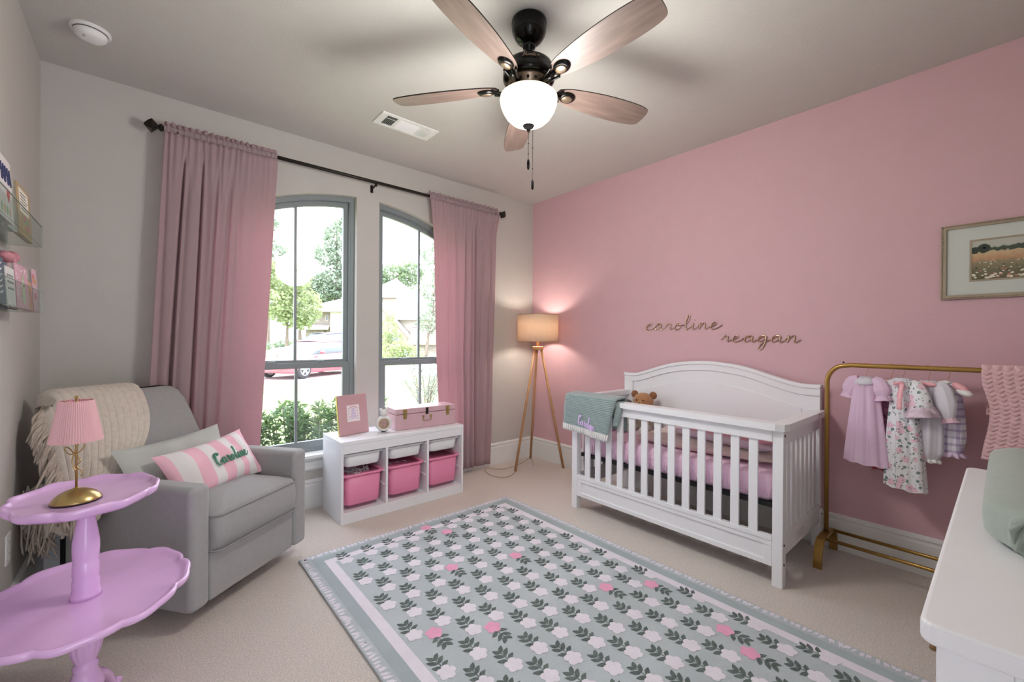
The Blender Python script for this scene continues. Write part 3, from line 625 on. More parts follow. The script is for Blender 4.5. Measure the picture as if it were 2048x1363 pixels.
# cap running round front and both ends with rounded corners
cap_o = [(xb - .0, y1 + .02), (xf + .03, y1 + .02), (xf - .012, y1 + .008), (xf - .03, y1 - .03), (xf - .03, y0 + .03), (xf - .012, y0 - .008), (xf + .03, y0 - .02), (xb, y0 - .02)]
cap_i = [(xb, y1 - .055), (xf + .05, y1 - .055), (xf + .046, y1 - .056), (xf + .045, y1 - .06), (xf + .045, y0 + .06), (xf + .046, y0 + .056), (xf + .05, y0 + .055), (xb, y0 + .055)]
mb = MB(); n = len(cap_o); vs = [(x, y, .8065) for x, y in cap_o] + [(x, y, .8065) for x, y in cap_i] + [(x, y, .842) for x, y in cap_o] + [(x, y, .842) for x, y in cap_i]
for k in range(n - 1):
    mb.add([vs[k], vs[k + 1], vs[n + k + 1], vs[n + k]], [(0, 1, 2, 3)]); mb.add([vs[2 * n + k], vs[2 * n + k + 1], vs[3 * n + k + 1], vs[3 * n + k]], [(3, 2, 1, 0)])
    mb.add([vs[k], vs[2 * n + k], vs[2 * n + k + 1], vs[k + 1]], [(0, 1, 2, 3)]); mb.add([vs[n + k], vs[n + k + 1], vs[3 * n + k + 1], vs[3 * n + k]], [(0, 1, 2, 3)])
mb.build('top_rail', M['white'], cb, bevel=.005)
for k in range(13):
    y = lerp(y1 - .05, y0 + .05, (k + 1) / 14); MB().box((xf + .004, y - .0225, .255), (xf + .018, y + .0225, .75)).build('slat', M['white'], cb, bevel=.002)
mb = MB().box((xf - .004, y0 + .0495, .232), (xf + .03, y1 - .0495, .256)); mb.build('lower_rail', M['white'], cb, bevel=.002)
mb = MB().box((xf + .008, y0 + .05, .10), (xf + .022, y1 - .05, .2315)); mb.box((xf, y0 + .0498, .10), (xf + .012, y1 - .0498, .128)); mb.box((xf, y0 + .0498, .206), (xf + .012, y1 - .0498, .2315)); mb.box((xf, y0 + .0498, .128), (xf + .012, y0 + .09, .206)); mb.box((xf, y1 - .09, .128), (xf + .012, y1 - .0498, .206))
mb.build('apron_panel', M['white'], cb, bevel=.002)
for sgn, y in ((1, y1 - .02), (-1, y0 + .02)):
    MB().box((xf + .05, y - .014, .73), (xb - .0305, y + .014, .8062)).build('end_rail', M['white'], cb, bevel=.003)
    MB().box((xf + .05, y - .014, .155), (xb - .0305, y + .014, .265)).build('end_rail', M['white'], cb, bevel=.003)
    for k in range(7):
        x = lerp(xf + .05, xb - .03, (k + 1) / 8); MB().box((x - .0225, y - .007, .264), (x + .0225, y + .007, .735)).build('end_slat', M['white'], cb, bevel=.002)
# headboard: arch profile in local y (measured from the centre), height z
HBP = [(-.70, .992), (-.60, .992), (-.50, 1.012), (-.40, 1.042), (-.30, 1.072), (-.18, 1.095), (0, 1.108), (.18, 1.095), (.30, 1.072), (.40, 1.042), (.50, 1.008), (.58, .986), (.64, .982), (.70, .985)]
hp = [(p.x, p.y) for p in spline([(a, b, 0) for a, b in HBP], 4)]
YZ = Matrix(((0, 0, 1, 0), (1, 0, 0, 0), (0, 1, 0, 0), (0, 0, 0, 1)))   # (y, z, x) -> (x, y, z)
def band(top, bot): return [(y, z) for y, z in top] + [(y, z) for y, z in bot[::-1]]
def off(pts, d): return [(y, z - d) for y, z in pts]
hb = MB().prism([(-.70, .25)] + hp + [(.70, .25)], xb - .0295, xb + .004, T=YZ).build('headboard', M['white'], cb, bevel=.002, angle=60)
mb = MB(); mb.prism(band([(y * 1.008, z + .006) for y, z in hp], off(hp, .018)), xb - .048, xb + .01, T=YZ); mb.build('arch_cap', M['white'], hb, bevel=.003, angle=60)
inn = [(y * .90, z - .062) for y, z in hp]
mb = MB(); mb.prism(band(off(hp, .018), [(y, z - .062) for y, z in hp]), xb - .040, xb - .029, T=YZ)
for s_ in (-1, 1): mb.prism([(s_ * .70, .3), (s_ * .70, .925), (s_ * .62, .925), (s_ * .62, .3)][::s_], xb - .040, xb - .029, T=YZ)
mb.build('arch_border', M['white'], hb, bevel=.0015, angle=60)
low = [(y, .845 + .118 * max(0, cos(y / .60 * pi / 2)) ** 1.15) for y in [lerp(-.6, .6, k / 40) for k in range(41)]]
mb = MB(); mb.prism([(-.60, .3)] + low + [(.60, .3)], xb - .037, xb - .029, T=YZ); mb.build('arch_panel', M['white'], hb, bevel=.0015, angle=60)
mb = MB()
for y in (y0 - .0005,):
    for x, z in ((xf + .02, .78), (xf + .02, .22), (xf + .02, .12), (xb - .01, .205)): mb.lathe([(0, -.001), (.006, -.001), (.006, .002), (0, .002)], 12, T=Tr(x, y, z) @ Matrix.Rotation(R(90), 4, 'X'))
mb.build('bolt', M['bronze'], cb)
mb = MB().box((-.13, y0 + .004, .185), (.0, y0 + .0065, .225)); mb.build('warning_sticker', mat('pale_sticker', 'd3d3d6', .6), cb)
mb = MB().box((xf + .055, y0 + .04, .385), (xb - .05, y1 - .04, .41)); mb.build('mattress_support', M['black'], cb)

M['sheet'] = mat('lilac_pink_sheet', 'f0cfe4', 0.85, var=.05, vscale=12, bump=.5, bscale=35, bdist=.02)
mt = thing('crib_mattress', 'crib mattress in a crinkled lilac pink sheet inside the white crib', 'mattress', (-.40, -1.945, .4105))
mb = MB(); rings = []
for z, e in ((0, -.012), (.02, 0), (.115, .0), (.14, -.01), (.148, -.03)):
    ring_ = []
    for k, (x, y) in enumerate(rrect(.295 + e, .645 + e, .05, 8)): ring_.append((x, y, z))
    rings.append(ring_)
mb.loft(rings); mb.build('sheet', M['sheet'], mt, smooth=True)
mb = MB()
for k in range(64):
    y = -.62 + 1.24 * k / 63 + random.uniform(-.006, .006); h_ = random.uniform(.04, .10); mb.tube([(-.2955, y, .015), (-.2985, y + random.uniform(-.004, .004), .02 + h_ * .5), (-.2945, y + random.uniform(-.006, .006), .02 + h_)], [.002, .0035, .001], 5)
mb.build('gathers', M['sheet'], mt, smooth=True)

# ---- cushions and folded quilts
def puff(mb, w, d, t, T=I3, nx=20, ny=16, pinch=.10, wr=0.0, seed=1, mi_fn=None, power=2.4):
    """Stuffed cushion: w x d outline pinched at its corners, thickness t, with soft wrinkles."""
    rnd = random.Random(seed); ph = [rnd.uniform(0, 6) for _ in range(6)]
    def P(u, v, s_):
        x, y = 2 * u - 1, 2 * v - 1
        ex = 1 - pinch * (1 - abs(y) ** 2) * abs(x) ** 3 * .6 - .0; ey = 1 - pinch * (1 - abs(x) ** 2) * abs(y) ** 3
        hgt = max(0, (1 - abs(x) ** power)) ** .62 * max(0, (1 - abs(y) ** power)) ** .62
        ww = wr * hgt * (sin(9 * x + ph[0] + 3 * y) + sin(7 * y + ph[1] + 5 * x * y) + .6 * sin(15 * x + ph[2])) * .4
        return (x * w / 2 * ex, y * d / 2 * ey, s_ * t / 2 * hgt + s_ * ww)
    for s_ in (1, -1):
        pts = [[P(i / nx, j / ny, s_) for j in range(ny + 1)] for i in range(nx + 1)]
        vs = [p for r_ in pts for p in r_]
        for i in range(nx):
            fs = []
            for j in range(ny):
                a = i * (ny + 1) + j; b = a + ny + 1; q = (a, b, b + 1, a + 1); fs.append(q if s_ > 0 else q[::-1])
            base = len(mb.v) if i == 0 else base
            if i == 0: mb.v += [tuple(T @ Vector(p)) for p in vs]
            mb.f += [tuple(k + base for k in f) for f in fs]; mb.m += [mi_fn((i + .5) / nx) if mi_fn else 0] * ny
    return mb
M['quilt_cream'] = mat('cream_quilt', 'dccbc4', 0.9, var=.06, vscale=6, bump=.35, bscale=14, bdist=.04)
M['quilt_pink'] = mat('blush_quilt', 'e0a9b2', 0.9, var=.08, vscale=5, bump=.35, bscale=14, bdist=.04)
M['quilt_stripe'] = mat('pale_lilac_quilt', 'd9c9d6', 0.9, var=.08, vscale=5, bump=.3, bscale=14, bdist=.04)
mb = puff(MB(), .50, .86, .085, wr=.012, seed=4, power=5, pinch=.03); o = tag(mb.build('folded_quilt', M['quilt_cream'], None, smooth=True), 'cream folded quilt lying lowest on the crib mattress', 'quilt', 'quilts folded in the crib'); o.location = (-.38, -2.13, .604)
mb = puff(MB(), .46, .60, .08, wr=.012, seed=5, power=5, pinch=.03); o = tag(mb.build('folded_quilt', M['quilt_stripe'], None, smooth=True), 'pale lilac folded quilt in the middle of the crib stack', 'quilt', 'quilts folded in the crib'); o.location = (-.38, -2.24, .672); o.rotation_euler = (R(2), 0, R(2))
mb = puff(MB(), .42, .52, .10, wr=.012, seed=6, power=4, pinch=.04); o = tag(mb.build('plump_pillow', M['quilt_pink'], None, smooth=True), 'plump blush pink pillow on top of the folded quilts in the crib', 'pillow'); o.location = (-.39, -2.30, .708)

# ---- plush toys at the window end of the crib
M['plush_brown'] = mat('brown_plush', 'b07f56', 0.95, var=.15, vscale=30, bump=.5, bscale=160, bdist=.01, sheen=.4)
M['plush_dark'] = mat('brown_plush_ear', '8a5f42', 0.95, var=.15, vscale=30)
M['plush_grey'] = mat('oatmeal_grey_plush', '9d9186', 0.95, var=.12, vscale=30, bump=.5, bscale=160, bdist=.01, sheen=.4)
M['plush_cream'] = mat('cream_plush', 'd9d2cb', 0.95, var=.08, vscale=30, bump=.5, bscale=160, bdist=.01, sheen=.4)
M['plush_dkgrey'] = mat('slate_plush', '5b5753', 0.95, var=.1, vscale=30)
def fuse(o, v=.008):
    r_ = o.modifiers.new('fuse', 'REMESH'); r_.mode = 'VOXEL'; r_.voxel_size = v; r_.use_smooth_shade = True
    s_ = o.modifiers.new('soft', 'SMOOTH'); s_.iterations = 4; s_.factor = .5
    return o
br = thing('teddy_bear', 'brown-headed teddy bear in a grey outfit sitting behind the crib rail', 'plush toy', (-.20, -1.505, .535), -R(80))
mb = MB().ball((0, 0, .10), (.085, .075, .10)); mb.ball((-.055, -.10, .035), (.04, .08, .036)); mb.ball((.055, -.10, .035), (.04, .08, .036)); mb.ball((-.10, -.03, .12), (.035, .04, .075)); mb.ball((.10, -.03, .12), (.035, .04, .075)); mb.ball((0, 0, .18), (.05, .05, .05))
fuse(mb.build('outfit_body', M['plush_grey'], br))
mb = MB().ball((0, -.01, .245), (.082, .072, .07)); mb.ball((0, -.07, .228), (.036, .03, .026)); fuse(mb.build('head', M['plush_brown'], br))
for s_ in (-1, 1):
    MB().ball((s_ * .075, .0, .296), (.03, .016, .03), 14, 10).build('ear', M['plush_dark'], br, smooth=True)
    MB().ball((s_ * .026, -.082, .262), .006, 8, 6).build('eye', M['black'], br)
    MB().ball((s_ * .056, -.178, .042), (.026, .01, .03), 12, 8).build('foot_pad', M['plush_cream'], br, smooth=True)
mb = MB().ball((0, -.1, .236), (.012, .006, .008), 8, 6).build('nose', M['black'], br)
bn = thing('plush_bunny', 'cream plush bunny with drooping dark ears beside the teddy bear', 'plush toy', (-.36, -1.405, .56), -R(75))
mb = MB().ball((0, 0, .085), (.06, .055, .085)); mb.ball((-.045, -.07, .028), (.03, .06, .028)); mb.ball((.045, -.07, .028), (.03, .06, .028)); mb.ball((-.065, -.02, .10), (.024, .03, .055)); mb.ball((.065, -.02, .10), (.024, .03, .055)); mb.ball((0, -.005, .185), (.052, .05, .05)); mb.ball((0, -.045, .172), (.024, .02, .018))
fuse(mb.build('body', M['plush_cream'], bn))
for s_ in (-1, 1):
    mb = MB(); P = spline([(s_ * .03, 0, .225), (s_ * .07, -.01, .22), (s_ * .085, -.015, .15), (s_ * .08, -.02, .10)], 5); mb.tube([tuple(p) for p in P], [lerp(.012, .02, sin(pi * i / (len(P) - 1))) for i in range(len(P))], 10); mb.build('ear', M['plush_dkgrey'], bn, smooth=True)
    MB().ball((s_ * .02, -.052, .195), .005, 8, 6).build('eye', M['black'], bn)

# ---- sage blanket with name over the crib rail
M['knit_sage'] = mat('sage_knit', '8b9c9b', 0.95, var=.06, vscale=60, sheen=.3)
M['knit_white'] = mat('white_rib', 'e4e4e2', 0.95, var=.03)
M['thread_lilac'] = mat('lilac_thread', 'dcc3ec', 0.6)
bk = thing('baby_blanket', 'sage knitted baby blanket with white ribbed hem hung over the crib rail corner', 'blanket', (0, 0, 0))
XF = -.38 - .375 - .03          # outer face of the crib cap
def bl_pt(u, v, o_=0.0, knit=True):
    """u along the rail (0 window end), v down the front from -.35 (inside) over the rail (0) to 1 (hem)."""
    ytop = lerp(-1.222, -1.672, u); ybot = lerp(-1.212, -1.600, u)
    rib = (.0022 * sin(v * 150)) if knit else 0
    sag = .006 * sin(u * 9 + 1) * max(0, v) + .004 * sin(u * 21) * max(0, v)
    if v >= 0:
        h_ = lerp(.855, lerp(.60, .565, u), v); y = lerp(ytop, ybot, v)
        bulge = .018 + .012 * sin(min(1, v * 3) * pi / 2) + rib + sag + o_
        return (XF - bulge, y, h_)
    t = -v / .35; a = min(1, t / .35)
    x = lerp(XF - .018, XF + .10, smooth01(a)); z = .855 + .014 * sin(a * pi / 2) + rib * .4 + o_ if a < 1 else 0
    if t > .35: x = XF + .10 + .012 * smooth01((t - .35) * 2); z = lerp(.869, .63, (t - .35) / .65)
    return (x, ytop, z)
nu, nv = 14, 150
mb = MB(); mb.grid([[bl_pt(i / nu, -.35 + (1.35 - .16) * j / nv) for j in range(nv + 1)] for i in range(nu + 1)]); mb.build('knit_panel', M['knit_sage'], bk, smooth=True, solid=.007)
mb = MB()
for k in range(27):
    u = k / 26; mb.tube([(lambda p: (p[0] - .001, p[1], p[2]))(bl_pt(u, v, 0, False)) for v in (.83, .88, .94, 1.0)], .0062, 6)
mb.grid([[(lambda p: (p[0] + .003, p[1], p[2]))(bl_pt(i / 14, lerp(.83, 1.0, j / 4), 0, False)) for j in range(5)] for i in range(15)])
mb.build('ribbed_hem', M['knit_white'], bk, smooth=True)
# second fold of the blanket showing at its side
mb = MB(); mb.grid([[(lambda p: (p[0] + .018 + .006 * i, p[1] - .012 * i - .006, p[2] - .0))(bl_pt(1, lerp(.02, .62, j / 20), 0)) for j in range(21)] for i in range(4)]); mb.build('side_fold', M['knit_sage'], bk, smooth=True, solid=.004)
mb = MB(); s_ = .0265
write(mb, 'Caroline', lambda x, y: bl_pt(.34 + x * s_ * .80 / .43, .755 - y * s_ * 1.25 / .26 + .011 * x, .0065, False), .0026, .8, n=5, slant=.1)
mb.build('embroidered_name', M['thread_lilac'], bk, smooth=True)

# ---- dresser with changing pad
dr = thing('dresser', 'white dresser with an overhanging top beside the camera, carrying the changing pad', 'dresser', (-1.735, -3.30, 0))
mb = MB().prism(rrect(.602, .245, .02, 4), .818, .850, T=Tr(0, -.245, 0)); mb.build('top', M['white'], dr, bevel=.006, seg=3)
x0, x1, ya, yb = -.588, .588, -.475, -.018
MB().box((x0 + .012, ya, .09), (x1 - .012, yb - .02, .8178)).build('carcass', M['white'], dr, bevel=.002)
for sx, x in ((-1, x0), (1, x1)):
    a, b = (x, x + .0118) if sx < 0 else (x - .0118, x)
    mb = MB().box((a, yb - .075, .09), (b, yb, .8178)); mb.box((a, ya, .09), (b, ya + .075, .8178)); mb.box((a, ya + .075, .725), (b, yb - .075, .8178)); mb.box((a, ya + .075, .09), (b, yb - .075, .18)); mb.build('end_frame', M['white'], dr, bevel=.002)
for i in range(2):
    for j in range(3):
        fx0 = lerp(x0 + .02, x1 - .02, i / 2) + .008; fx1 = lerp(x0 + .02, x1 - .02, (i + 1) / 2) - .008; z0 = .115 + j * .232
        dw = MB().box((fx0, yb - .0195, z0), (fx1, yb - .001, z0 + .22)).build('drawer', M['white'], dr, bevel=.003)
        for kx in (.25, .75):
            MB().lathe([(0, 0), (.007, 0), (.007, .004), (.016, .007), (.015, .011), (0, .012)], 14, T=Tr(lerp(fx0, fx1, kx), yb - .001, z0 + .11) @ Matrix.Rotation(-R(90), 4, 'X')).build('knob', M['white'], dw, smooth=True)
for x in (x0 + .03, x1 - .03):
    for y in (ya + .03, yb - .03): MB().box((x - .025, y - .025, 0), (x + .025, y + .025, .0898)).build('foot', M['white'], dr, bevel=.002)
M['pad'] = mat('sage_pad_cover', '98a49a', 0.9, var=.04, vscale=6, bump=.15, bscale=40, bdist=.01, sheen=.3)
cp = thing('changing_pad', 'sage green padded changing mat lying on the white dresser', 'changing pad', (-1.535, -3.558, .8505))
mb = MB(); rings = []; Lp, Dp = .415, .208
nst = 34
for i in range(nst + 1):
    u = -1 + 2 * i / nst; x = u * Lp; e = (1 - abs(u) ** 14) ** .5 if abs(u) < 1 else 0
    e = max(e, .82 + .0); rg = []
    endz = 1 - .10 * (abs(u) ** 10)
    for k in range(28):
        a = 2 * pi * k / 28; cxs, szs = cos(a), sin(a)
        yy = Dp * e * (abs(cxs) ** .42) * (1 if cxs >= 0 else -1)
        top = .094 - .034 * max(0, 1 - (yy / (Dp * .62)) ** 2)
        zz = (top if szs > 0 else .0) ; zz = .045 + (zz - .045) * (abs(szs) ** .38)
        rg.append((x + (.012 * (u > .98) - .012 * (u < -.98)) * 0, yy, zz * endz))
    rings.append(rg)
mb.loft(rings); o = mb.build('cover', M['pad'], cp, smooth=True, bevel=.016, seg=3, angle=60)
for s_ in (-1, 1):
    mb = MB(); mb.tube([(s_ * (Lp + .003), .145, .072), (s_ * (Lp + .007), .152, .05), (s_ * (Lp + .003), .160, .015)], [.003, .006, .003], 6); mb.tube([(s_ * (Lp + .003), .150, .072), (s_ * (Lp + .009), .166, .056), (s_ * (Lp + .003), .163, .03)], [.003, .006, .002], 6)
    mb.build('corner_tuck', M['pad'], cp, smooth=True)
# ---- wooden stool glimpsed past the dresser
M['oak'] = mat('honey_wood', 'a5825c', 0.5, var=.18, vscale=3, stretch=(6, 6, 1))
sl = thing('wooden_stool', 'wooden stool whose splayed leg shows behind the dresser corner', 'stool', (-.62, -3.37, 0))
MB().lathe([(0, .40), (.13, .40), (.14, .41), (.14, .425), (.13, .435), (0, .435)], 32).build('seat', M['oak'], sl, smooth=True, bevel=.003)
for k in range(4):
    a = R(127 + 90 * k); MB().tube([(.07 * cos(a), .07 * sin(a), .40), (.205 * cos(a), .205 * sin(a), .04), (.218 * cos(a), .218 * sin(a), .0)], [.019, .0165, .013], 12).build('leg', M['oak'], sl, smooth=True)
# ---- rug with flower sprigs woven in
M['rug_bg'] = mat('grey_green_pile', 'b3bcbf', 0.95, var=.08, vscale=3.5, bump=.5, bscale=300, bdist=.006)
M['rug_band'] = mat('deeper_grey_green_pile', 'a3afb2', 0.95, var=.07, vscale=4, bump=.5, bscale=300, bdist=.006)
M['rug_white'] = mat('lilac_white_pile', 'ded9e1', 0.95, var=.03, vscale=20, bump=.4, bscale=300, bdist=.005)
M['rug_leaf'] = mat('dark_sage_pile', '5b6763', 0.95, var=.25, vscale=30, bump=.4, bscale=300, bdist=.005)
M['rug_pink'] = mat('pink_pile', 'e4a2be', 0.95, var=.05, vscale=30, bump=.4, bscale=300, bdist=.005)
RX0, RX1, RY0, RY1 = -2.548, -1.012, -3.235, -.783
mb = MB(); zt = .013
mb.box((RX0, RY0, 0.0005), (RX1, RY1, zt), 0)
def flat(poly, z, mi): mb.add([(x, y, z) for x, y in poly], [tuple(range(len(poly)))], mi)
def frame_band(i0, i1, z, mi):
    a = [(RX0 + i0, RY0 + i0), (RX1 - i0, RY0 + i0), (RX1 - i0, RY1 - i0), (RX0 + i0, RY1 - i0)]; b = [(RX0 + i1, RY0 + i1), (RX1 - i1, RY0 + i1), (RX1 - i1, RY1 - i1), (RX0 + i1, RY1 - i1)]
    for k in range(4): j = (k + 1) % 4; mb.add([(*a[k], z), (*a[j], z), (*b[j], z), (*b[k], z)], [(0, 1, 2, 3)], mi)
frame_band(.050, .105, zt + .0004, 1); frame_band(.105, .152, zt + .0006, 2)
rnd = random.Random(21)
def fringe(p, q, nin):
    d = (Vector(q) - Vector(p)); L_ = d.length; d.normalize(); nn = Vector(nin); s_ = .0
    while s_ < L_ - .02:
        w_ = rnd.uniform(.012, .022); a = Vector(p) + d * s_ + nn * rnd.uniform(.004, .010); hh = rnd.uniform(.026, .040); sk = d * rnd.uniform(-.012, .012)
        P_ = [a, a + d * w_ * .9, a + d * w_ + nn * hh * .4 + sk * .5, a + d * w_ * .75 + nn * hh + sk, a + d * w_ * .35 + nn * hh * .55 + sk * .5, a + d * w_ * .1 + nn * hh * .9 + sk]
        flat([(v.x, v.y) for v in P_], zt + .0005, 2); s_ += w_ + rnd.uniform(.004, .012)
    s_ = 0
fringe((RX0, RY1), (RX0, RY0), (1, 0)); fringe((RX1, RY0), (RX1, RY1), (-1, 0)); fringe((RX1, RY1), (RX0, RY1), (0, -1)); fringe((RX0, RY0), (RX1, RY0), (0, 1))
def leaf2(cx, cy, ang, L_, wd):
    c, s_ = cos(ang), sin(ang); pr = [(0, 0), (.25, .75), (.55, 1), (.8, .6), (1, 0), (.8, -.35), (.5, -.6), (.22, -.5)]
    return [(cx + c * a * L_ - s_ * b * wd, cy + s_ * a * L_ + c * b * wd) for a, b in pr]
def sprig(x, y, s_, pink):
    z = zt + .0008; m = 1 if not pink else -1
    # stem along y from the bloom (towards -y, or +y for pink) with three pairs of leaves
    flat([(x - .0022, y - .02 * m), (x + .0022, y - .02 * m), (x + .0015, y + .056 * m), (x - .0015, y + .056 * m)][::m], z, 3)
    for k, (t, L_) in enumerate(((-.012, .046), (.013, .048), (.036, .040))):
        for sd in (-1, 1):
            a = pi / 2 - sd * R(62 - 12 * k)
            pl = leaf2(x, y + t * m if m > 0 else y - t, a if m > 0 else -a, L_ * rnd.uniform(.9, 1.08), .0125)
            flat(pl, z + .0002, 3)
    fy = y - .042 * m; pts = []
    for k in range(40):
        a = 2 * pi * k / 40; r_ = .0268 * (1 + .36 * abs(cos(2.5 * a)) ** .8) * rnd.uniform(.98, 1.02); pts.append((x + r_ * cos(a) * 1.05, fy + r_ * sin(a) * 1.05))
    flat(pts, z + .0004, 4 if pink else 2)
px, py = .1385, .1315
rows = int((RY1 - .13 - (RY0 + .13)) / py)
for j in range(rows + 1):
    y = RY1 - .142 - j * py
    n_ = 10
    for i in range(n_):
        x = RX0 + .205 + i * px + (.5 * px if j % 2 else 0) 
        if x > RX1 - .13: continue
        pink = (i * 3 + j * 2) % 11 == 3 if j % 2 else (i * 3 + j * 4 + 5) % 13 == 4
        sprig(x + rnd.uniform(-.005, .005), y + rnd.uniform(-.005, .005), 1, pink)
tag(mb.build('rug', [M['rug_bg'], M['rug_band'], M['rug_white'], M['rug_leaf'], M['rug_pink']]), 'grey green rug woven with white flower sprigs and a few pink ones', 'rug')

# ---- curtain rod and curtains
rod = thing('curtain_rod', 'dark bronze curtain rod across the window wall with square finials', 'curtain rod', (-1.86, -.09, 2.51))
MB().tube([(-1.27, 0, 0), (1.31, 0, 0)], .0125, 12).build('pole', M['bronze'], rod, smooth=True)
for s_, x in ((-1, -1.27), (1, 1.31)):
    T_ = Tr(x, 0, 0) @ Matrix.Rotation(s_ * R(90), 4, 'Y') @ Matrix.Rotation(R(45), 4, 'Z')
    MB().lathe([(0, 0), (.022, 0), (.024, .01), (.014, .02), (.016, .026), (.045, .05), (.03, .068), (.012, .082), (0, .088)], 4, T=T_).build('finial', M['bronze'], rod, bevel=.002)
for x in (-1.2, .048, 1.26):
    mb = MB(); mb.tube([(x, .088, -.03), (x, .05, -.03), (x, .01, -.016)], .006, 8); mb.box((x - .011, .084, -.06), (x + .011, .0895, .0)); mb.tube([(x - .004, 0, -.017), (x + .004, 0, -.017)], .018, 12); mb.build('bracket', M['bronze'], rod)
M['curtain'] = mat('dusty_rose_cloth', 'b8a5a8', 0.9, var=.03, vscale=30, bump=.12, bscale=300, transl=(.38, 'e9b4be'), sheen=.15)
def curtain(label, xl, xr, zb, seed, nf):
    """xl, xr: edge position by height; nf folds."""
    rnd = random.Random(seed); t = thing('curtain', label, 'curtain', (0, 0, 0), 0, 'rose curtains on the rod')
    ph = [rnd.uniform(0, 6) for _ in range(6)]
    VAL = [(.17, .070, .015), (.335, .066, .017), (.46, .022, .02), (.56, .024, .022), (.68, .012, .03), (.82, .006, .05), (.05, .014, .03)] if seed % 2 else [(.10, .007, .03), (.23, .014, .03), (.36, .018, .028), (.50, .030, .022), (.585, .022, .018), (.68, .056, .020), (.80, .018, .03), (.92, .022, .025)]
    def fold(u, z):
        k = smooth01((2.47 - z) / .35); y_ = 0
        for c, d, w_ in VAL:
            c2 = c + .012 * sin(z * 1.3 + c * 20); w2 = w_ * lerp(.7, 1.25, smooth01((2.3 - z) / 2)); y_ += d * math.exp(-((u - c2) / w2) ** 2) + .25 * d * math.exp(-((u - c2 - .05) / (2.2 * w2)) ** 2)
        hi = sin(2 * pi * nf * 2.6 * u + ph[3] + sin(9 * u)); fl_ = lerp(1, .3, smooth01((u - .66) / .1) if seed % 2 else 0)
        return y_ * k + .006 * hi * fl_ * (1 - smooth01((2.5 - z) / .45)) + .004 * sin(2 * pi * 2.3 * u + 1 + z)
    nu, nv = 170, 46
    P = []
    for i in range(nu + 1):
        u = i / nu; row = []
        for j in range(nv + 1):
            z = lerp(2.487, zb, (j / nv) ** 1.25)
            x = lerp(interp(xl, z), interp(xr, z), u + .006 * sin(2 * pi * nf * u + 1))
            y = -.09 - .022 + fold(u, z) + .002 * sin(z * 6 + u * 14)
            y = min(-.022 if z > .25 else -.032, y) if z < 2.36 else y
            row.append((x, y, z))
        P.append(row)
    MB().grid(P).build('panel', M['curtain'], t, smooth=True, solid=.002)
    # rod pocket and ruffled heading
    P = []
    for i in range(nu + 1):
        u = i / nu; x = lerp(interp(xl, 2.5), interp(xr, 2.5), u); w_ = .003 * sin(2 * pi * nf * 3.1 * u + ph[4]) + .002 * sin(2 * pi * nf * 5.3 * u)
        P.append([(x, -.09 + (.0175 + w_) * sin(a) , 2.51 + (.0215 + w_ * .5) * cos(a)) for a in [2 * pi * k / 12 for k in range(13)]])
    MB().grid(P).build('rod_pocket', M['curtain'], t, smooth=True)
    P = []
    for i in range(nu * 2 + 1):
        u = i / (nu * 2); x = lerp(interp(xl, 2.5), interp(xr, 2.5), u); a = sin(2 * pi * nf * 2.9 * u + ph[5] + 2 * sin(11 * u)); am = lerp(1, .35, smooth01((u - .7) / .2) if seed % 2 else 0)
        P.append([(x + .004 * cos(2 * pi * nf * 2.9 * u) * v, -.09 + (.011 * a * am) * (.25 + v) + .003 * sin(70 * u), 2.530 + v * (.024 + .004 * sin(2 * pi * nf * 2.2 * u + 1) * am)) for v in (0, .5, 1)])
    MB().grid(P).build('heading', M['curtain'], t, smooth=True, solid=.0015)
    return t
curtain('dusty rose curtain panel gathered on the rod behind the armchair', [(0, -3.225), (1.0, -3.19), (2.5, -3.125)], [(0, -2.67), (.55, -2.622), (2.5, -2.522)], .03, 3, 7)
curtain('dusty rose curtain panel falling behind the end of the storage unit', [(0, -1.20), (1.0, -1.262), (2.25, -1.305), (2.5, -1.333)], [(0, -.655), (1.2, -.63), (2.3, -.60), (2.5, -.555)], .052, 4, 7)

# ---- armchair
M['uph'] = mat('grey_upholstery', '9b9b9a', 0.9, var=.03, vscale=40, bump=.12, bscale=400, bdist=.003, sheen=.25)
M['piping'] = mat('grey_piping', '8f8f8f', 0.9, var=.02)
YA = R(37)
ac = thing('armchair', 'light grey upholstered swivel armchair in the corner beside the rose curtain', 'armchair', (-3.060, -1.128, 0), YA)
ZB, AW, WD, DP = .075, .100, .725, .72        # local: x across from the near arm, y backwards
def arm(x):
    mb = MB().box((x, 0, ZB), (x + AW, DP, .618)); return mb.build('arm', M['uph'], ac, smooth=True, bevel=.028, seg=5)
arm(0); arm(WD - AW)
mb = MB().box((AW + .002, .012, ZB + .004), (WD - AW - .002, DP - .08, .298)); mb.build('front_panel', M['uph'], ac, smooth=True, bevel=.012, seg=3)
# seat cushion: slightly crowned and bowed forward
mb = MB(); rings = []
for z, e, cr in ((.300, -.014, 0), (.306, 0, 0), (.38, .012, 0), (.452, .006, 0), (.470, -.008, .012), (.480, -.05, .030), (.482, -.14, .036)):
    rg = []
    for k, (x, y) in enumerate(rrect((WD - 2 * AW) / 2 - .002 + min(0, e), .255 + e, .035, 7)):
        bow = -.018 * (1 - (x / .27) ** 2) * (1 if y < 0 else 0); rg.append((x + WD / 2, y + .245 + bow, z + cr * (1 - (x / .27) ** 2)))
    rings.append(rg)
mb.loft(rings); sc_ = mb.build('seat_cushion', M['uph'], ac, smooth=True)
mb = MB()
for z in (.462, .304):
    pth = [(x + WD / 2, y + .243 - .018 * (1 - (x / .27) ** 2) * (1 if y < 0 else 0) - (.004 if y < 0 else 0), z) for x, y in rrect((WD - 2 * AW) / 2 - .004, .258, .035, 7)]; mb.tube(pth + pth[:1], .0042, 6)
mb.build('piping', M['piping'], sc_, smooth=True)
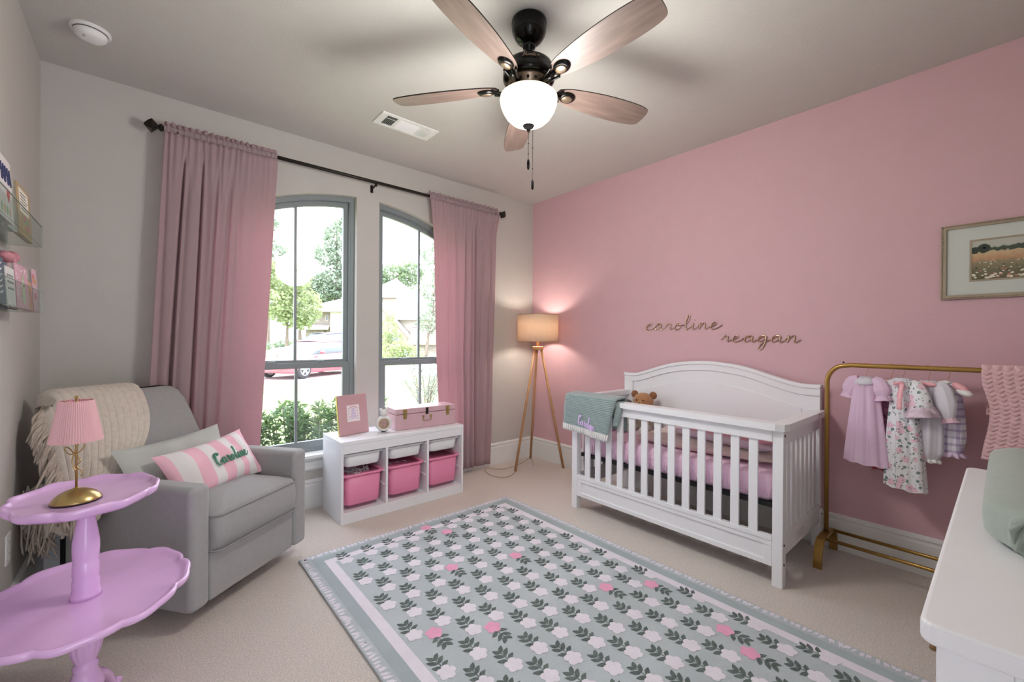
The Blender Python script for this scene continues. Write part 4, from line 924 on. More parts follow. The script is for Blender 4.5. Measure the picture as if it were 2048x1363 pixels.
# arm piping (a seam round each arm front)
for x in (0, WD - AW):
    mb = MB(); q = [(x + .004, ZB + .02), (x + .0035, .585), (x + .016, .608), (x + AW - .016, .613), (x + AW - .0035, .59), (x + AW - .004, ZB + .02)]
    mb.tube([(a, .027 if 0 < k < 5 else .027, b) for k, (a, b) in enumerate(q)], .0035, 6); mb.build('arm_piping', M['piping'], ac, smooth=True)
# reclined back
BW0, BW1 = .010, .597
def backpt(h): return lerp(.44, .755, h), lerp(.38, .985, h)        # front face y, z by h 0..1
mb = MB(); rings = []
for h, inset, dfr, dbk in ((0, .0, 0, .15), (.2, .0, -.008, .148), (.5, 0, -.012, .136), (.75, .002, -.010, .118), (.88, .006, -.004, .106), (.95, .016, .006, .098), (.985, .032, .022, .086), (1.0, .055, .036, .072)):
    y, z = backpt(h); rg = []
    a, b = BW0 + inset, BW1 - inset
    rr_ = .035
    for k in range(24):
        u = k / 24
        cx = [(b - rr_, y + dbk - rr_, 0), (a + rr_, y + dbk - rr_, 90), (a + rr_, y + dfr + rr_, 180), (b - rr_, y + dfr + rr_, 270)][k // 6]
        an = R(cx[2] + 90 * (k % 6) / 5); rad = min(rr_, (dbk - dfr) / 2)
        rg.append((cx[0] + rad * cos(an), cx[1] + rad * sin(an), z))
    rings.append(rg)
mb.loft(rings); mb.build('backrest', M['uph'], ac, smooth=True)
MB().box((.03, DP + .004, ZB + .01), (.60, DP + .072, .60)).build('rear_panel', M['black'], ac, bevel=.01)
mb = MB().lathe([(0, 0), (.25, 0), (.26, .012), (.25, .03), (.08, .045), (.07, .0775), (0, .0775)], 40, T=Tr(WD / 2, .38, 0)); mb.build('swivel_base', M['black'], ac, smooth=True)
def chair_w(x, y, z): return (ac.location.x + x * cos(YA) - y * sin(YA), ac.location.y + x * sin(YA) + y * cos(YA), z)

# ---- throw blanket over the back
M['throw'] = mat('cream_chenille', 'd2c8bb', 0.95, var=.06, vscale=50, bump=.5, bscale=220, bdist=.006, sheen=.35)
M['fringe'] = mat('cream_yarn', 'b8ab9d', 0.95, var=.12, vscale=60)
tb = thing('throw_blanket', 'cream striped throw blanket with fringe draped over the armchair back', 'throw blanket', (0, 0, 0))
def throw_pt(s_, v):
    """s_ 0 outer edge .. 1 inner edge; v 0 behind the back .. .34 past the top .. 1 low in front."""
    rib = .0055 * (abs(sin(s_ * pi * 13)) ** .6); t = max(0, (v - .34) / .66)
    xr = .345 - .36 * t ** 2.2; xl_ = -.055 - .03 * sin(t * pi * .7); x = lerp(xl_, xr, s_); ex = max(0, BW0 - x)
    if v < .22:
        q = v / .22; y = backpt(1)[0] + .135 - .01 * q; z = lerp(.80, .985, q) - ex * .6; x = max(x, BW0 - .016)
    elif v < .34:
        a = pi * (v - .22) / .12; y = backpt(1)[0] + .057 + .066 * cos(a); z = .985 + .026 * sin(a) + rib - ex * 1.05; x = max(x, BW0 - .018 - .1 * ex)
    else:
        h = 1 - t * .78; y, z = backpt(h)
        y -= .018 + .010 * sin(s_ * 7 + t * 5) * t + .02 * sin(pi * t) + rib
        y += ex * .55; z -= ex * .75; x = max(x, BW0 - .020 - .55 * ex)
        if t > .75: y -= (t - .75) * .25
    return chair_w(x, y - .006, z)
nu, nv = 156, 60
mb = MB().grid([[throw_pt(i / nu, j / nv) for j in range(nv + 1)] for i in range(nu + 1)]); mb.build('woven_cloth', M['throw'], tb, smooth=True, solid=.006)
mb = MB(); rnd = random.Random(9)
for k in range(170):
    v = rnd.choice((rnd.uniform(.27, .45), rnd.uniform(.3, .6), rnd.uniform(.6, .9))); p = Vector(throw_pt(0, v)); L_ = rnd.uniform(.08, .15)
    d = Vector((-.35, -.25, 0)) * rnd.uniform(.0, .14)
    P = spline([p, p + d * .5 + Vector((rnd.uniform(-.012, .012), rnd.uniform(-.012, .012), -L_ * .35)), p + d * .8 + Vector((rnd.uniform(-.02, .02), rnd.uniform(-.02, .02), -L_))], 4)
    P = [Vector((max(q.x, XL + .012), q.y, q.z)) for q in P]
    mb.tube([tuple(q) for q in P], [.0062, .0068, .0065, .0068, .006, .0064, .0058, .005, .002][:len(P)], 5)
mb.build('fringe', M['fringe'], tb, smooth=True)
# the tail of the throw hanging low beside the chair with its tassels
def tail_pt(u, v): 
    x = -.058 - .010 * sin(u * 12) - .006 * abs(sin(u * pi * 5)); y = lerp(.58, .76, u) + .012 * sin(v * 5); z = lerp(.60, .385 + .016 * sin(u * 14), v); return chair_w(x, y, z)
mb = MB().grid([[tail_pt(i / 40, j / 20) for j in range(21)] for i in range(41)]); mb.build('hanging_tail', M['throw'], tb, smooth=True, solid=.012)
mb = MB()
for k in range(120):
    p = Vector(chair_w(-.06 + rnd.uniform(-.02, .03), rnd.uniform(.70, .83), rnd.uniform(.42, .60))); L_ = rnd.uniform(.12, .20)
    P = spline([p, p + Vector((rnd.uniform(-.02, .02), rnd.uniform(-.02, .02), -L_ * .5)), p + Vector((rnd.uniform(-.028, .028), rnd.uniform(-.028, .028), -L_))], 4)
    mb.tube([(max(q.x, XL + .012), q.y, q.z) for q in P], [.004] * (len(P) - 1) + [.0015], 5)
mb.build('tassels', M['fringe'], tb, smooth=True)

# ---- cushions on the chair
M['cush_grey'] = mat('grey_green_cushion', 'b7bab4', 0.9, var=.05, vscale=8, bump=.2, bscale=30, bdist=.01)
M['cush_pink'] = mat('pink_stripe', 'eebccb', 0.85, var=.03); M['cush_white'] = mat('white_stripe', 'e6e2e2', 0.85, var=.02)
def cushion_T(x, y, z, tilt, roll=0): return Tr(*chair_w(x, y, z)) @ Matrix.Rotation(YA, 4, 'Z') @ Matrix.Rotation(R(roll), 4, 'Y') @ Matrix.Rotation(R(tilt), 4, 'X')
o = thing('lumbar_pillow', 'plain grey green lumbar pillow leaning on the armchair back', 'pillow', (0, 0, 0))
puff(MB(), .56, .32, .12, T=cushion_T(.330, .440, .605, 64, -2), wr=.012, seed=12, pinch=.12).build('cover', M['cush_grey'], o, smooth=True)
o = thing('striped_pillow', 'pink and white striped lumbar pillow with a green embroidered name on the armchair seat', 'pillow', (0, 0, 0))
TP = cushion_T(.385, .300, .594, 57, -4)
stripes = [0, 1, 0, 1, 0, 1, 0, 1, 0, 1]
bounds = [0, .09, .235, .375, .48, .60, .70, .79, .90, 1.0]
def stripe(u):
    for k in range(9):
        if u < bounds[k + 1]: return k % 2
    return 0
puff(MB(), .50, .285, .15, T=TP, nx=60, ny=18, wr=.010, seed=15, pinch=.12, mi_fn=stripe).build('striped_cover', [M['cush_pink'], M['cush_white']], o, smooth=True)
M['thread_green'] = mat('green_thread', '4f8a72', 0.6)
def on_pillow(x, y):
    X, Y = -.050 + x * .0262, -.030 + y * .033
    u, v = X / .25, Y / .1425; hgt = (max(0, 1 - abs(u) ** 2.4)) ** .62 * (max(0, 1 - abs(v) ** 2.4)) ** .62
    return tuple(TP @ Vector((X, Y, .075 * hgt + .008)))
write(MB(), 'Caroline', on_pillow, .0022, 1.2, n=6, slant=.08).build('embroidered_name', M['thread_green'], o, smooth=True)

# ---- two-tier side table
M['pearl_pink'] = mat('pink_paint_lilac_reflection', 'e2b9e7', 0.26, var=.015, coat=.3)  # pink paint with the window's lilac reflection mixed into its base colour
tbx = thing('side_table', 'two-tier pink pie-crust side table in front of the armchair', 'side table', (-3.353, -1.425, 0), R(-7))
def tray(z, rx, ry):
    mb = MB(); prof = [(.0, .0), (.5, .0), (.86, .0), (.905, .004), (.935, .012), (.965, .016), (.992, .014), (1.0, .007), (.985, -.004), (.94, -.012), (.86, -.020), (.4, -.022), (0, -.022)]
    n = 144; rings = []
    for r_, dz in prof:
        rg = []
        for k in range(n):
            a = 2 * pi * k / n; w_ = smooth01((r_ - .8) / .2); c = abs(cos(4.5 * a)) ; sc2 = 1 - .045 * w_ * (1 - c) ** 2 * 1.0 - .012 * w_ * (1 - abs(sin(9 * a)))
            rg.append((rx * r_ * sc2 * cos(a) + 1e-5 * cos(a), ry * r_ * sc2 * sin(a) + 1e-5 * sin(a), z + dz + .003 * w_ * sin(9 * a)))
        rings.append(rg)
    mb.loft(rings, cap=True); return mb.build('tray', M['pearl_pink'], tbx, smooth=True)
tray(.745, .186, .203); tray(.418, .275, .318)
col = [(.0, .4185), (.040, .4185), (.037, .43), (.0335, .45), (.034, .47), (.0315, .482), (.033, .49), (.0325, .53), (.0305, .535), (.033, .545), (.0325, .555), (.034, .575), (.033, .60), (.028, .635), (.023, .668), (.0215, .69), (.0235, .705), (.031, .714), (.032, .7225), (0, .7225)]
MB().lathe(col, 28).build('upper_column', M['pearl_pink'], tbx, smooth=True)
low = [(0, .3955), (.015, .3955), (.018, .375), (.023, .345), (.033, .31), (.0405, .28), (.041, .262), (.037, .238), (.030, .216), (.0255, .207), (.030, .200), (.033, .193), (.030, .184), (.033, .168), (.041, .148), (.046, .125), (.042, .105), (.028, .092), (0, .09)]
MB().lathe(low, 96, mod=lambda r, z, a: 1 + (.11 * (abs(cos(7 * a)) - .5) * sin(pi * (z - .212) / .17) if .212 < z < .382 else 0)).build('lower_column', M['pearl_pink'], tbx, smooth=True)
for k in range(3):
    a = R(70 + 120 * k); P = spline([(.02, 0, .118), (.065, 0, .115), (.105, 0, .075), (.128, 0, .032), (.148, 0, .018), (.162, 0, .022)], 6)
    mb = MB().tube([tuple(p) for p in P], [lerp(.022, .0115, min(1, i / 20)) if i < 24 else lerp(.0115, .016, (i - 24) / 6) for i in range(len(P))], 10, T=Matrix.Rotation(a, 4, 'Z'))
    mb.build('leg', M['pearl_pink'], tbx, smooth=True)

# ---- small lamp on the table
M['shade_pink'] = mat('pleated_pink_shade', 'f2ccd0', 0.8, var=.02, transl=(.3, 'f6d0d2'))
tl_ = thing('table_lamp', 'small gold lamp with pleated pink shade and bow on the pink side table', 'lamp', (-3.372, -1.468, .7455))
MB().lathe([(0, 0), (.059, 0), (.0605, .0025), (.0605, .004), (0, .004)], 48).build('base_felt', M['black'], tl_)
MB().lathe([(.060, .004), (.059, .008), (.052, .018), (.040, .028), (.024, .036), (.010, .040), (.006, .043), (.004, .045), (0, .045)], 48).build('base', M['gold'], tl_, smooth=True)
MB().tube([(0, 0, .044), (0, 0, .325)], .0032, 10).build('stem', M['gold'], tl_, smooth=True)
vr = Vector((.757, -.654, 0))
def bowp(pts): return [tuple(vr * a + Vector((0, 0, b)) + Vector((-.005, -.006, 0))) for a, b in pts]
mb = MB()
for pts in ([(0, .150), (.018, .158), (.034, .178), (.030, .190), (.016, .184), (.006, .165), (0, .150)], [(0, .150), (-.016, .150), (-.028, .162), (-.026, .172), (-.012, .166), (0, .150)], [(0, .150), (.012, .140), (.020, .128), (.010, .115), (.014, .105), (.026, .095), (.022, .082)], [(0, .150), (-.006, .13), (-.002, .112), (.004, .10)]):
    mb.tube([tuple(p) for p in spline(bowp(pts), 6)], .0018, 6)
mb.ball(bowp([(0, .150)])[0], .0045, 8, 6); mb.build('bow', M['gold'], tl_, smooth=True)
zb_, zt_ = .190, .318; mb = MB(); n = 120
mb.grid([[((lerp(.0615, .0395, t) * (1 + .022 * (1 if k % 2 else -1))) * cos(2 * pi * k / n), (lerp(.0615, .0395, t) * (1 + .022 * (1 if k % 2 else -1))) * sin(2 * pi * k / n), lerp(zb_, zt_, t)) for t in (0, .5, 1)] for k in range(n)], wrap=True)
mb.build('lamp_shade', M['shade_pink'], tl_, solid=.0012)
mb = MB()
for k in range(3): a = 2 * pi * k / 3 + .5; mb.tube([(0, 0, .306), (.0395 * cos(a), .0395 * sin(a), .316)], .0013, 6)
mb.lathe([(0, .325), (.005, .325), (.005, .331), (0, .333)], 12); mb.build('shade_spider', M['gold'], tl_)

# ---- tripod floor lamp
M['lampwood'] = mat('warm_oak', 'b98d62', 0.5, var=.12, vscale=3, stretch=(8, 8, 1))
M['shade_linen'] = mat('linen_shade', 'dfccb8', 0.85, var=.06, vscale=60, bump=.2, bscale=200, transl=(.30, 'f2dcc0'))
fl = thing('floor_lamp', 'wooden tripod floor lamp with a linen drum shade in the pink wall corner', 'floor lamp', (-.250, -.345, 0))
MB().lathe([(0, 1.165), (.052, 1.165), (.055, 1.17), (.055, 1.192), (.05, 1.197), (0, 1.197)], 32).build('hub', M['lampwood'], fl, smooth=True, bevel=.002)
MB().tube([(0, 0, 1.19), (0, 0, 1.30)], .0135, 14).build('stem', M['lampwood'], fl, smooth=True)
for fx, fy in ((-.264, .027), (.164, .270), (.171, -.198)):
    d = Vector((fx, fy, 0)).normalized(); a = d * .036
    MB().tube([(a.x, a.y, 1.166), (fx, fy, 0.0)], [.0115, .0125], 14).build('leg', M['lampwood'], fl, smooth=True)
mb = MB().grid([[(.203 * cos(2 * pi * k / 64), .203 * sin(2 * pi * k / 64), z) for z in (1.243, 1.38, 1.508)] for k in range(64)], wrap=True); sh = mb.build('lamp_shade', M['shade_linen'], fl, smooth=True, solid=.0015)
mb = MB()
for z in (1.2445, 1.5065): mb.tube([(.2035 * cos(2 * pi * k / 64), .2035 * sin(2 * pi * k / 64), z) for k in range(65)], .0024, 6)
for k in range(3): a = 2 * pi * k / 3; mb.tube([(0, 0, 1.275), (.202 * cos(a), .202 * sin(a), 1.2445)], .0017, 6)
mb.build('shade_ring', M['gold'], sh)
bl = mat('warm_bulb', 'fff0d8', 0.5, emit='ffe2b8', emit_s=12.0)
MB().ball((0, 0, 1.365), (.03, .03, .038), 16, 10).build('bulb', bl, fl, smooth=True); MB().tube([(0, 0, 1.29), (0, 0, 1.33)], .016, 12).build('socket', M['black'], fl)
ld = bpy.data.lights.new('lamp_light', 'POINT'); lo_ = bpy.data.objects.new('lamp_light', ld); COL.objects.link(lo_); lo_.location = (-.250, -.345, 1.365); ld.energy = LAMP_BULB; ld.color = (1.0, .90, .80); ld.shadow_soft_size = .045
mb = MB(); P = spline([(-.0, .05, .006), (.15, .26, .006), (-.05, .18, .006), (-.30, .14, .006), (-.47, .22, .02), (-.52, .10, .006), (-.50, -.02, .006), (-.40, -.06, .006), (-.265, .02, .01)], 8)
mb.tube([tuple(p) for p in P], .003, 6); mb.build('power_cord', mat('clear_cord', 'b3a488', .4), fl, smooth=True)

# ---- ceiling fan
M['fanblack'] = mat('black_bronze', '171614', 0.22, 0.6, var=.1)
M['fannickel'] = mat('warm_nickel', '8d7c68', 0.3, 0.8, var=.06)
M['blade'] = mat('weathered_wood_blade', '6d5c54', 0.42, var=.2, vscale=2.0, stretch=(2.5, 22, 22))
M['chain'] = mat('dark_chain', '060505', 0.9, spec=.05)
M['blade_top'] = mat('dark_blade_edge', '2a221e', 0.5)
fn = thing('ceiling_fan', 'five-blade ceiling fan with dark motor, wood blades and a lit glass bowl', 'ceiling fan', (-1.860, -1.925, H))
MB().lathe([(0, 0), (.080, 0), (.082, -.012), (.078, -.035), (.080, -.042), (.076, -.06), (.062, -.085), (.04, -.102), (.024, -.108), (0, -.108)], 48).build('canopy', M['fanblack'], fn, smooth=True)
MB().lathe([(0, -.10), (.026, -.10), (.031, -.112), (.029, -.126), (.016, -.134), (.016, -.178), (.03, -.19), (0, -.19)], 32).build('downrod', M['fanblack'], fn, smooth=True)
MB().lathe([(0, -.180), (.045, -.180), (.082, -.190), (.108, -.207), (.115, -.224), (.113, -.240), (.121, -.247), (.119, -.274), (.108, -.283), (0, -.283)], 64).build('motor_housing', M['fanblack'], fn, smooth=True)
mb = MB().lathe([(0, -.283), (.099, -.283), (.094, -.292), (.083, -.318), (.078, -.330), (0, -.330)], 64)
for k in range(16):
    a = 2 * pi * k / 16; T_ = Matrix.Rotation(a, 4, 'Z') @ Tr(.0893, 0, -.304) @ Matrix.Rotation(R(-22), 4, 'Y'); mb.ball((0, 0, 0), (.003, .0065, .0125), 10, 8, 1, T_)
mb.build('vented_collar', [M['fannickel'], M['fanblack']], fn, smooth=True)
MB().lathe([(0, -.330), (.080, -.330), (.110, -.334), (.112, -.339), (.095, -.346), (0, -.346)], 64).build('blade_ring', M['fannickel'], fn, smooth=True)
# blade outline along +x
bo = [(.155, .030), (.20, .047), (.27, .058), (.38, .069), (.50, .072), (.60, .067), (.655, .055), (.668, .035), (.672, 0)]
bo = [(p.x, p.y) for p in spline([(a, b, 0) for a, b in bo], 3)]
bout = [(.142, 0)] + bo + [(x, -y) for x, y in bo[-2::-1]]
for k in range(5):
    a = R(-17 + 72 * k); T_ = Matrix.Rotation(a, 4, 'Z') @ Tr(0, 0, -.300) @ Matrix.Rotation(R(-13), 4, 'X')
    mb = MB(); nb = len(bout); z0, z1 = -.0028, .0028
    mb.add([(x, y, z0) for x, y in bout], [tuple(range(nb - 1, -1, -1))], 0, I3); mb.add([(x, y, z1) for x, y in bout], [tuple(range(nb))], 1)
    vs = [(x, y, z0) for x, y in bout] + [(x, y, z1) for x, y in bout]; mb.add(vs, [(i, (i + 1) % nb, nb + (i + 1) % nb, nb + i) for i in range(nb)], 1)
    b = mb.build('blade', [M['blade'], M['blade_top']], fn); b.matrix_local = T_
    mb = MB(); mb.tube([(.085, -.004, -.022), (.115, -.004, -.026), (.14, 0, -.018), (.165, 0, -.008)], [.016, .011, .012, .010], 10)
    for sd in (-1, 1): mb.tube([tuple(p) for p in spline([(.10, sd * .012, -.024), (.14, sd * .022, -.018), (.17, sd * .030, -.010)], 4)], .006, 8)
    mb.lathe([(0, -.013), (.020, -.013), (.028, -.011), (.034, -.004), (.034, .0), (0, .0)], 32, T=Tr(.205, 0, -.003) @ Matrix.Diagonal((1.25, .95, 1, 1))); br_ = mb.build('blade_iron', M['fanblack'], b, smooth=True)
    MB().lathe([(0, -.0175), (.018, -.0165), (.024, -.0125), (0, -.0125)], 32, T=Tr(.202, 0, -.003) @ Matrix.Diagonal((1.25, .95, 1, 1))).build('medallion', M['fannickel'], b, smooth=True)
M['bowl'] = mat('frosted_glass_bowl', 'fff2dc', 0.4, var=.02, emit='ffe6c2', emit_s=BOWL_GLOW)
MB().lathe([(.092, -.343), (.124, -.345), (.132, -.352), (.134, -.364), (.130, -.388), (.120, -.414), (.104, -.440), (.082, -.461), (.056, -.475), (.028, -.483), (0, -.485)], 64, cap=False).build('glass_bowl', M['bowl'], fn, smooth=True)
MB().lathe([(0, -.476), (.026, -.478), (.028, -.482), (.022, -.492), (.010, -.499), (.006, -.501), (.008, -.507), (.004, -.512), (0, -.513)], 28).build('finial', M['chain'], fn, smooth=True)
for (dx, dy, z0, z1) in ((.0, -.0, -.51, -.640), (.016, -.012, -.478, -.732)):
    mb = MB(); mb.tube([(dx, dy, z0), (dx, dy, z1)], .0011, 6)
    for zb2 in (lerp(z0, z1, .42), lerp(z0, z1, .8)): mb.ball((dx, dy, zb2), .003, 8, 6)
    ch_ = mb.build('pull_chain', M['chain'], fn); MB().lathe([(0, z1 + .002), (.004, z1), (.0065, z1 - .012), (.0065, z1 - .035), (.004, z1 - .045), (0, z1 - .047)], 14, T=Tr(dx, dy, 0)).build('pull_fob', M['chain'], ch_, smooth=True)
fwd = math.atan2(-.756, -.654); 
def on_motor(x, y):
    a = fwd + (x - 2.6) * .0125 / .116; z = -.225 + (y - .7) * .0085; rr_ = .1145 + .0012; return (rr_ * cos(a), rr_ * sin(a), z)
M['script_metal'] = mat('etched_script', 'b59a80', .4, .6)
write(MB(), 'Hunter', on_motor, .0007, .5, n=5, slant=.25).build('etched_script', M['script_metal'], fn, smooth=True)
# light of the bulbs in the bowl: one lamp under the glass and one for the open top
def fan_light(name, dz, e, size):
    d_ = bpy.data.lights.new(name, 'POINT'); q = bpy.data.objects.new(name, d_); COL.objects.link(q); q.location = (fn.location.x, fn.location.y, H + dz); d_.energy = e; d_.color = (.985, .965, .935); d_.shadow_soft_size = size
fan_light('fan_bulb_glow', -.66, FAN_BULB, .20)

# ---- ceiling vent, smoke detector
M['vent'] = mat('vent_white', 'e4e4e2', .45); M['ventdark'] = mat('vent_dark', '4a4a4c', .8)
vt = thing('ceiling_vent', 'white rectangular air vent in the ceiling near the curtain rod', 'vent', (-1.835, -.652, H))
mb = MB(); a, b = .207, .089
mb.box((-a, -b, -.008), (a, -b + .026, 0)); mb.box((-a, b - .026, -.008), (a, b, 0)); mb.box((-a, -b + .026, -.008), (-a + .045, b - .026, 0)); mb.box((a - .045, -b + .026, -.008), (a, b - .026, 0)); mb.box((-.088, -b + .026, -.0075), (-.072, b - .026, 0)); mb.box((.078, -b + .026, -.0075), (.094, b - .026, 0))
mb.build('frame', M['vent'], vt, bevel=.002)
MB().box((-a + .04, -b + .02, -.002), (a - .04, b - .02, -.0005)).build('duct_opening', M['ventdark'], vt)
mb = MB()
for k in range(7): x = lerp(-.158, -.092, k / 6); mb.box((-.0006, -b + .027, -.005), (.0006, b - .027, .003), T=Tr(x, 0, -.005) @ Matrix.Rotation(R(40), 4, 'Y'))
mb.box((-.16, -.03, -.0075), (-.09, -.026, -.006))
for k in range(9): y = lerp(-b + .032, b - .032, k / 8); mb.box((-.071, -.0006, -.009), (.077, .0006, .007), T=Tr(0, y, -.004) @ Matrix.Rotation(R(52), 4, 'X'))
for k in range(7): x = lerp(.098, .158, k / 6); mb.box((-.0006, -b + .027, -.008), (.0006, b - .027, .006), T=Tr(x, 0, -.004) @ Matrix.Rotation(R(-52), 4, 'Y'))
mb.build('louvres', M['vent'], vt)
sm = thing('smoke_detector', 'round white smoke detector on the ceiling above the armchair corner', 'smoke detector', (-3.410, -.490, H))
MB().lathe([(0, 0), (.074, 0), (.074, -.010), (.070, -.013), (0, -.013)], 48).build('base', M['vent'], sm, smooth=False)
MB().lathe([(0, -.013), (.060, -.0145), (.062, -.018), (.058, -.032), (.046, -.043), (.028, -.049), (0, -.051)], 48).build('cover', M['vent'], sm, smooth=True)
MB().lathe([(.0595, -.013), (.0625, -.013), (.0625, -.0165), (.0595, -.0165)], 48).build('gap', M['ventdark'], sm)
MB().ball((-.02, -.025, -.046), (.008, .012, .003), 10, 6).build('test_button', mat('pale_grey_plastic', 'b5b5b3', .5), sm, smooth=True)

# ---- framed picture, wall lettering
M['frame_champ'] = mat('champagne_frame', 'a89a86', 0.35, .6, var=.08)
M['matboard'] = mat('pale_sage_mat', 'c9cdc6', 0.9, var=.01)
pc = thing('framed_picture', 'framed meadow painting with a pale mat in a beaded frame on the pink wall', 'picture', (0, -3.425, 1.680))
a, b = .270, .192; mb = MB()
for (p, q) in (((-.0, -a, -b), (-.018, a, -b + .020)), ((-.0, -a, b - .020), (-.018, a, b)), ((-.0, -a, -b + .020), (-.018, -a + .020, b - .020)), ((-.0, a - .020, -b + .020), (-.018, a, b - .020))): mb.box((-.0005, p[1], p[2]), q)
for (y0_, z0_, y1_, z1_) in ((-a + .006, -b + .006, a - .006, -b + .006), (-a + .006, b - .006, a - .006, b - .006), (-a + .006, -b + .006, -a + .006, b - .006), (a - .006, -b + .006, a - .006, b - .006)):
    L_ = max(abs(y1_ - y0_), abs(z1_ - z0_)); n_ = int(L_ / .0085)
    for k in range(n_ + 1): mb.ball((-.0195, lerp(y0_, y1_, k / n_), lerp(z0_, z1_, k / n_)), .0036, 6, 4)
mb.build('beaded_frame', M['frame_champ'], pc)
MB().box((-.008, -a + .018, -b + .018), (-.0055, a - .018, b - .018)).build('mat_board', M['matboard'], pc)
mb = MB(); c, d = .166, .106; e_ = .008
for (p, q) in (((-c, -d), (c, -d + e_)), ((-c, d - e_), (c, d)), ((-c, -d + e_), (-c + e_, d - e_)), ((c - e_, -d + e_), (c, d - e_))): mb.box((-.0105, p[0], p[1]), (-.0075, q[0], q[1]))
mb.build('inner_fillet', M['frame_champ'], pc)
def meadow():
    m = bpy.data.materials.new('meadow_painting'); m.use_nodes = True; N = m.node_tree.nodes; L = m.node_tree.links; bs = N['Principled BSDF']; bs.inputs['Roughness'].default_value = .6
    tc = N.new('ShaderNodeTexCoord'); sx = N.new('ShaderNodeSeparateXYZ'); L.new(tc.outputs['Object'], sx.inputs[0])
    nz = N.new('ShaderNodeTexNoise'); nz.inputs['Scale'].default_value = 45; L.new(tc.outputs['Object'], nz.inputs['Vector'])
    mth = N.new('ShaderNodeMath'); mth.operation = 'MULTIPLY_ADD'; mth.inputs[1].default_value = .035; L.new(nz.outputs['Fac'], mth.inputs[0]); L.new(sx.outputs['Z'], mth.inputs[2])
    mr = N.new('ShaderNodeMapRange'); mr.inputs['From Min'].default_value = -.09; mr.inputs['From Max'].default_value = .12; L.new(mth.outputs[0], mr.inputs['Value'])
    rp = N.new('ShaderNodeValToRGB'); el = rp.color_ramp.elements; el[0].position = 0; el[0].color = (*lin('5c5840'), 1); el[1].position = 1; el[1].color = (*lin('b8b9ac'), 1)
    for p_, c_ in ((.25, '716a52'), (.45, '8f8468'), (.52, 'b98f6c'), (.66, 'c8a883'), (.70, 'c2b08c'), (.715, '3f4a3c'), (.80, '465042'), (.83, 'b8b9ac')):
        q = el.new(p_); q.color = (*lin(c_), 1)
    L.new(mr.outputs[0], rp.inputs[0]); L.new(rp.outputs[0], bs.inputs['Base Color']); return m
mb = MB().box((-.0085, -c + .004, -d + .004), (-.0075, c - .004, d - .004)); rnd = random.Random(40)
for k in range(150):
    y, z = rnd.uniform(-c + .012, c - .012), -d + .014 + .098 * rnd.random() ** 1.3; r_ = lerp(.0052, .0016, (z + d) / .11) * rnd.uniform(.6, 1.3); mb.ball((-.0086, y, z), (.0004, r_ * 1.4, r_), 7, 4, rnd.choice((1, 1, 1, 2, 3)))
for k in range(9): mb.ball((-.0086, c - .015 - rnd.uniform(0, .045), .045 + rnd.uniform(0, .025)), (.0004, .014, .013), 9, 5, 4)
mb.build('painting', [meadow(), mat('paint_cream', 'ded8c4', .7), mat('paint_coral', 'b77f6c', .7), mat('paint_olive', '4f5138', .7), mat('paint_dark_green', '333d33', .7)], pc)
M['mirror_gold'] = mat('mirror_gold', 'c2a58c', 0.12, 1.0, var=.02)
def wall_word(word, ya, z, s_, sx, label):
    mb = MB(); write(mb, word, lambda x, y: (-.0045, ya - x * sx, z + y * s_), .0040, .35, n=6, slant=.12, per=9); o = mb.build('wall_lettering', M['mirror_gold'], None, smooth=True); return tag(o, label, 'wall lettering', 'metallic names on the pink wall')
wall_word('caroline', -1.392, 1.350, .0500, .0835, 'metallic cursive name caroline mounted on the pink wall above the crib')
wall_word('reagan', -2.016, 1.255, .0460, .0765, 'metallic cursive name reagan mounted lower on the pink wall above the crib')
# ---- garment rack with baby clothes and a crocheted throw
BX, BZ_ = -.20, 1.131
rk = thing('garment_rack', 'low antique gold garment rack standing along the pink wall beside the crib', 'garment rack', (BX, -2.706, 0))
def RK(y): return y + 2.706
P = [(0, 0, .145)] + [tuple(p) for p in spline([(0, 0, .98), (0, -.004, 1.06), (0, -.045, 1.116), (0, -.11, 1.131)], 8)] + [tuple(p) for p in spline([(0, -.92, 1.131), (0, -.985, 1.116), (0, -1.026, 1.06), (0, -1.03, .98)], 8)] + [(0, -1.03, .145)]
MB().tube(P, .0125, 12).build('frame', M['brass'], rk, smooth=True)
fp = [(p.x, p.y) for p in spline([(-.168, 0, 0), (-.166, .05, 0), (-.150, .105, 0), (-.115, .138, 0), (-.06, .146, 0), (.06, .146, 0), (.115, .138, 0), (.150, .105, 0), (.166, .05, 0), (.168, 0, 0)], 5)]
for y in (0, -1.03):
    mb = MB(); rings = []
    for k, (x, z) in enumerate(fp):
        x2, z2 = fp[min(k + 1, len(fp) - 1)]; x1, z1 = fp[max(k - 1, 0)]; d = Vector((x2 - x1, z2 - z1)).normalized(); nx, nz = -d.y * .008, d.x * .008
        if k in (0, len(fp) - 1): nz = 0
        rings.append([(x + nx, y - .021, z + nz), (x + nx, y + .021, z + nz), (x - nx, y + .021, z - nz), (x - nx, y - .021, z - nz)])
    mb.loft(rings); mb.build('foot', M['brass'], rk, bevel=.003, angle=50)
for x in (-.085, .085): MB().tube([(x, -.0, .146), (x, -1.03, .146)], .0095, 10).build('lower_bar', M['brass'], rk, smooth=True)
mb = MB().ball((0, -.075, 1.146), (.005, .005, .005), 8, 6); mb.ball((0, 0, .17), (.014, .014, .006), 10, 6); mb.build('screw', M['bronze'], rk)

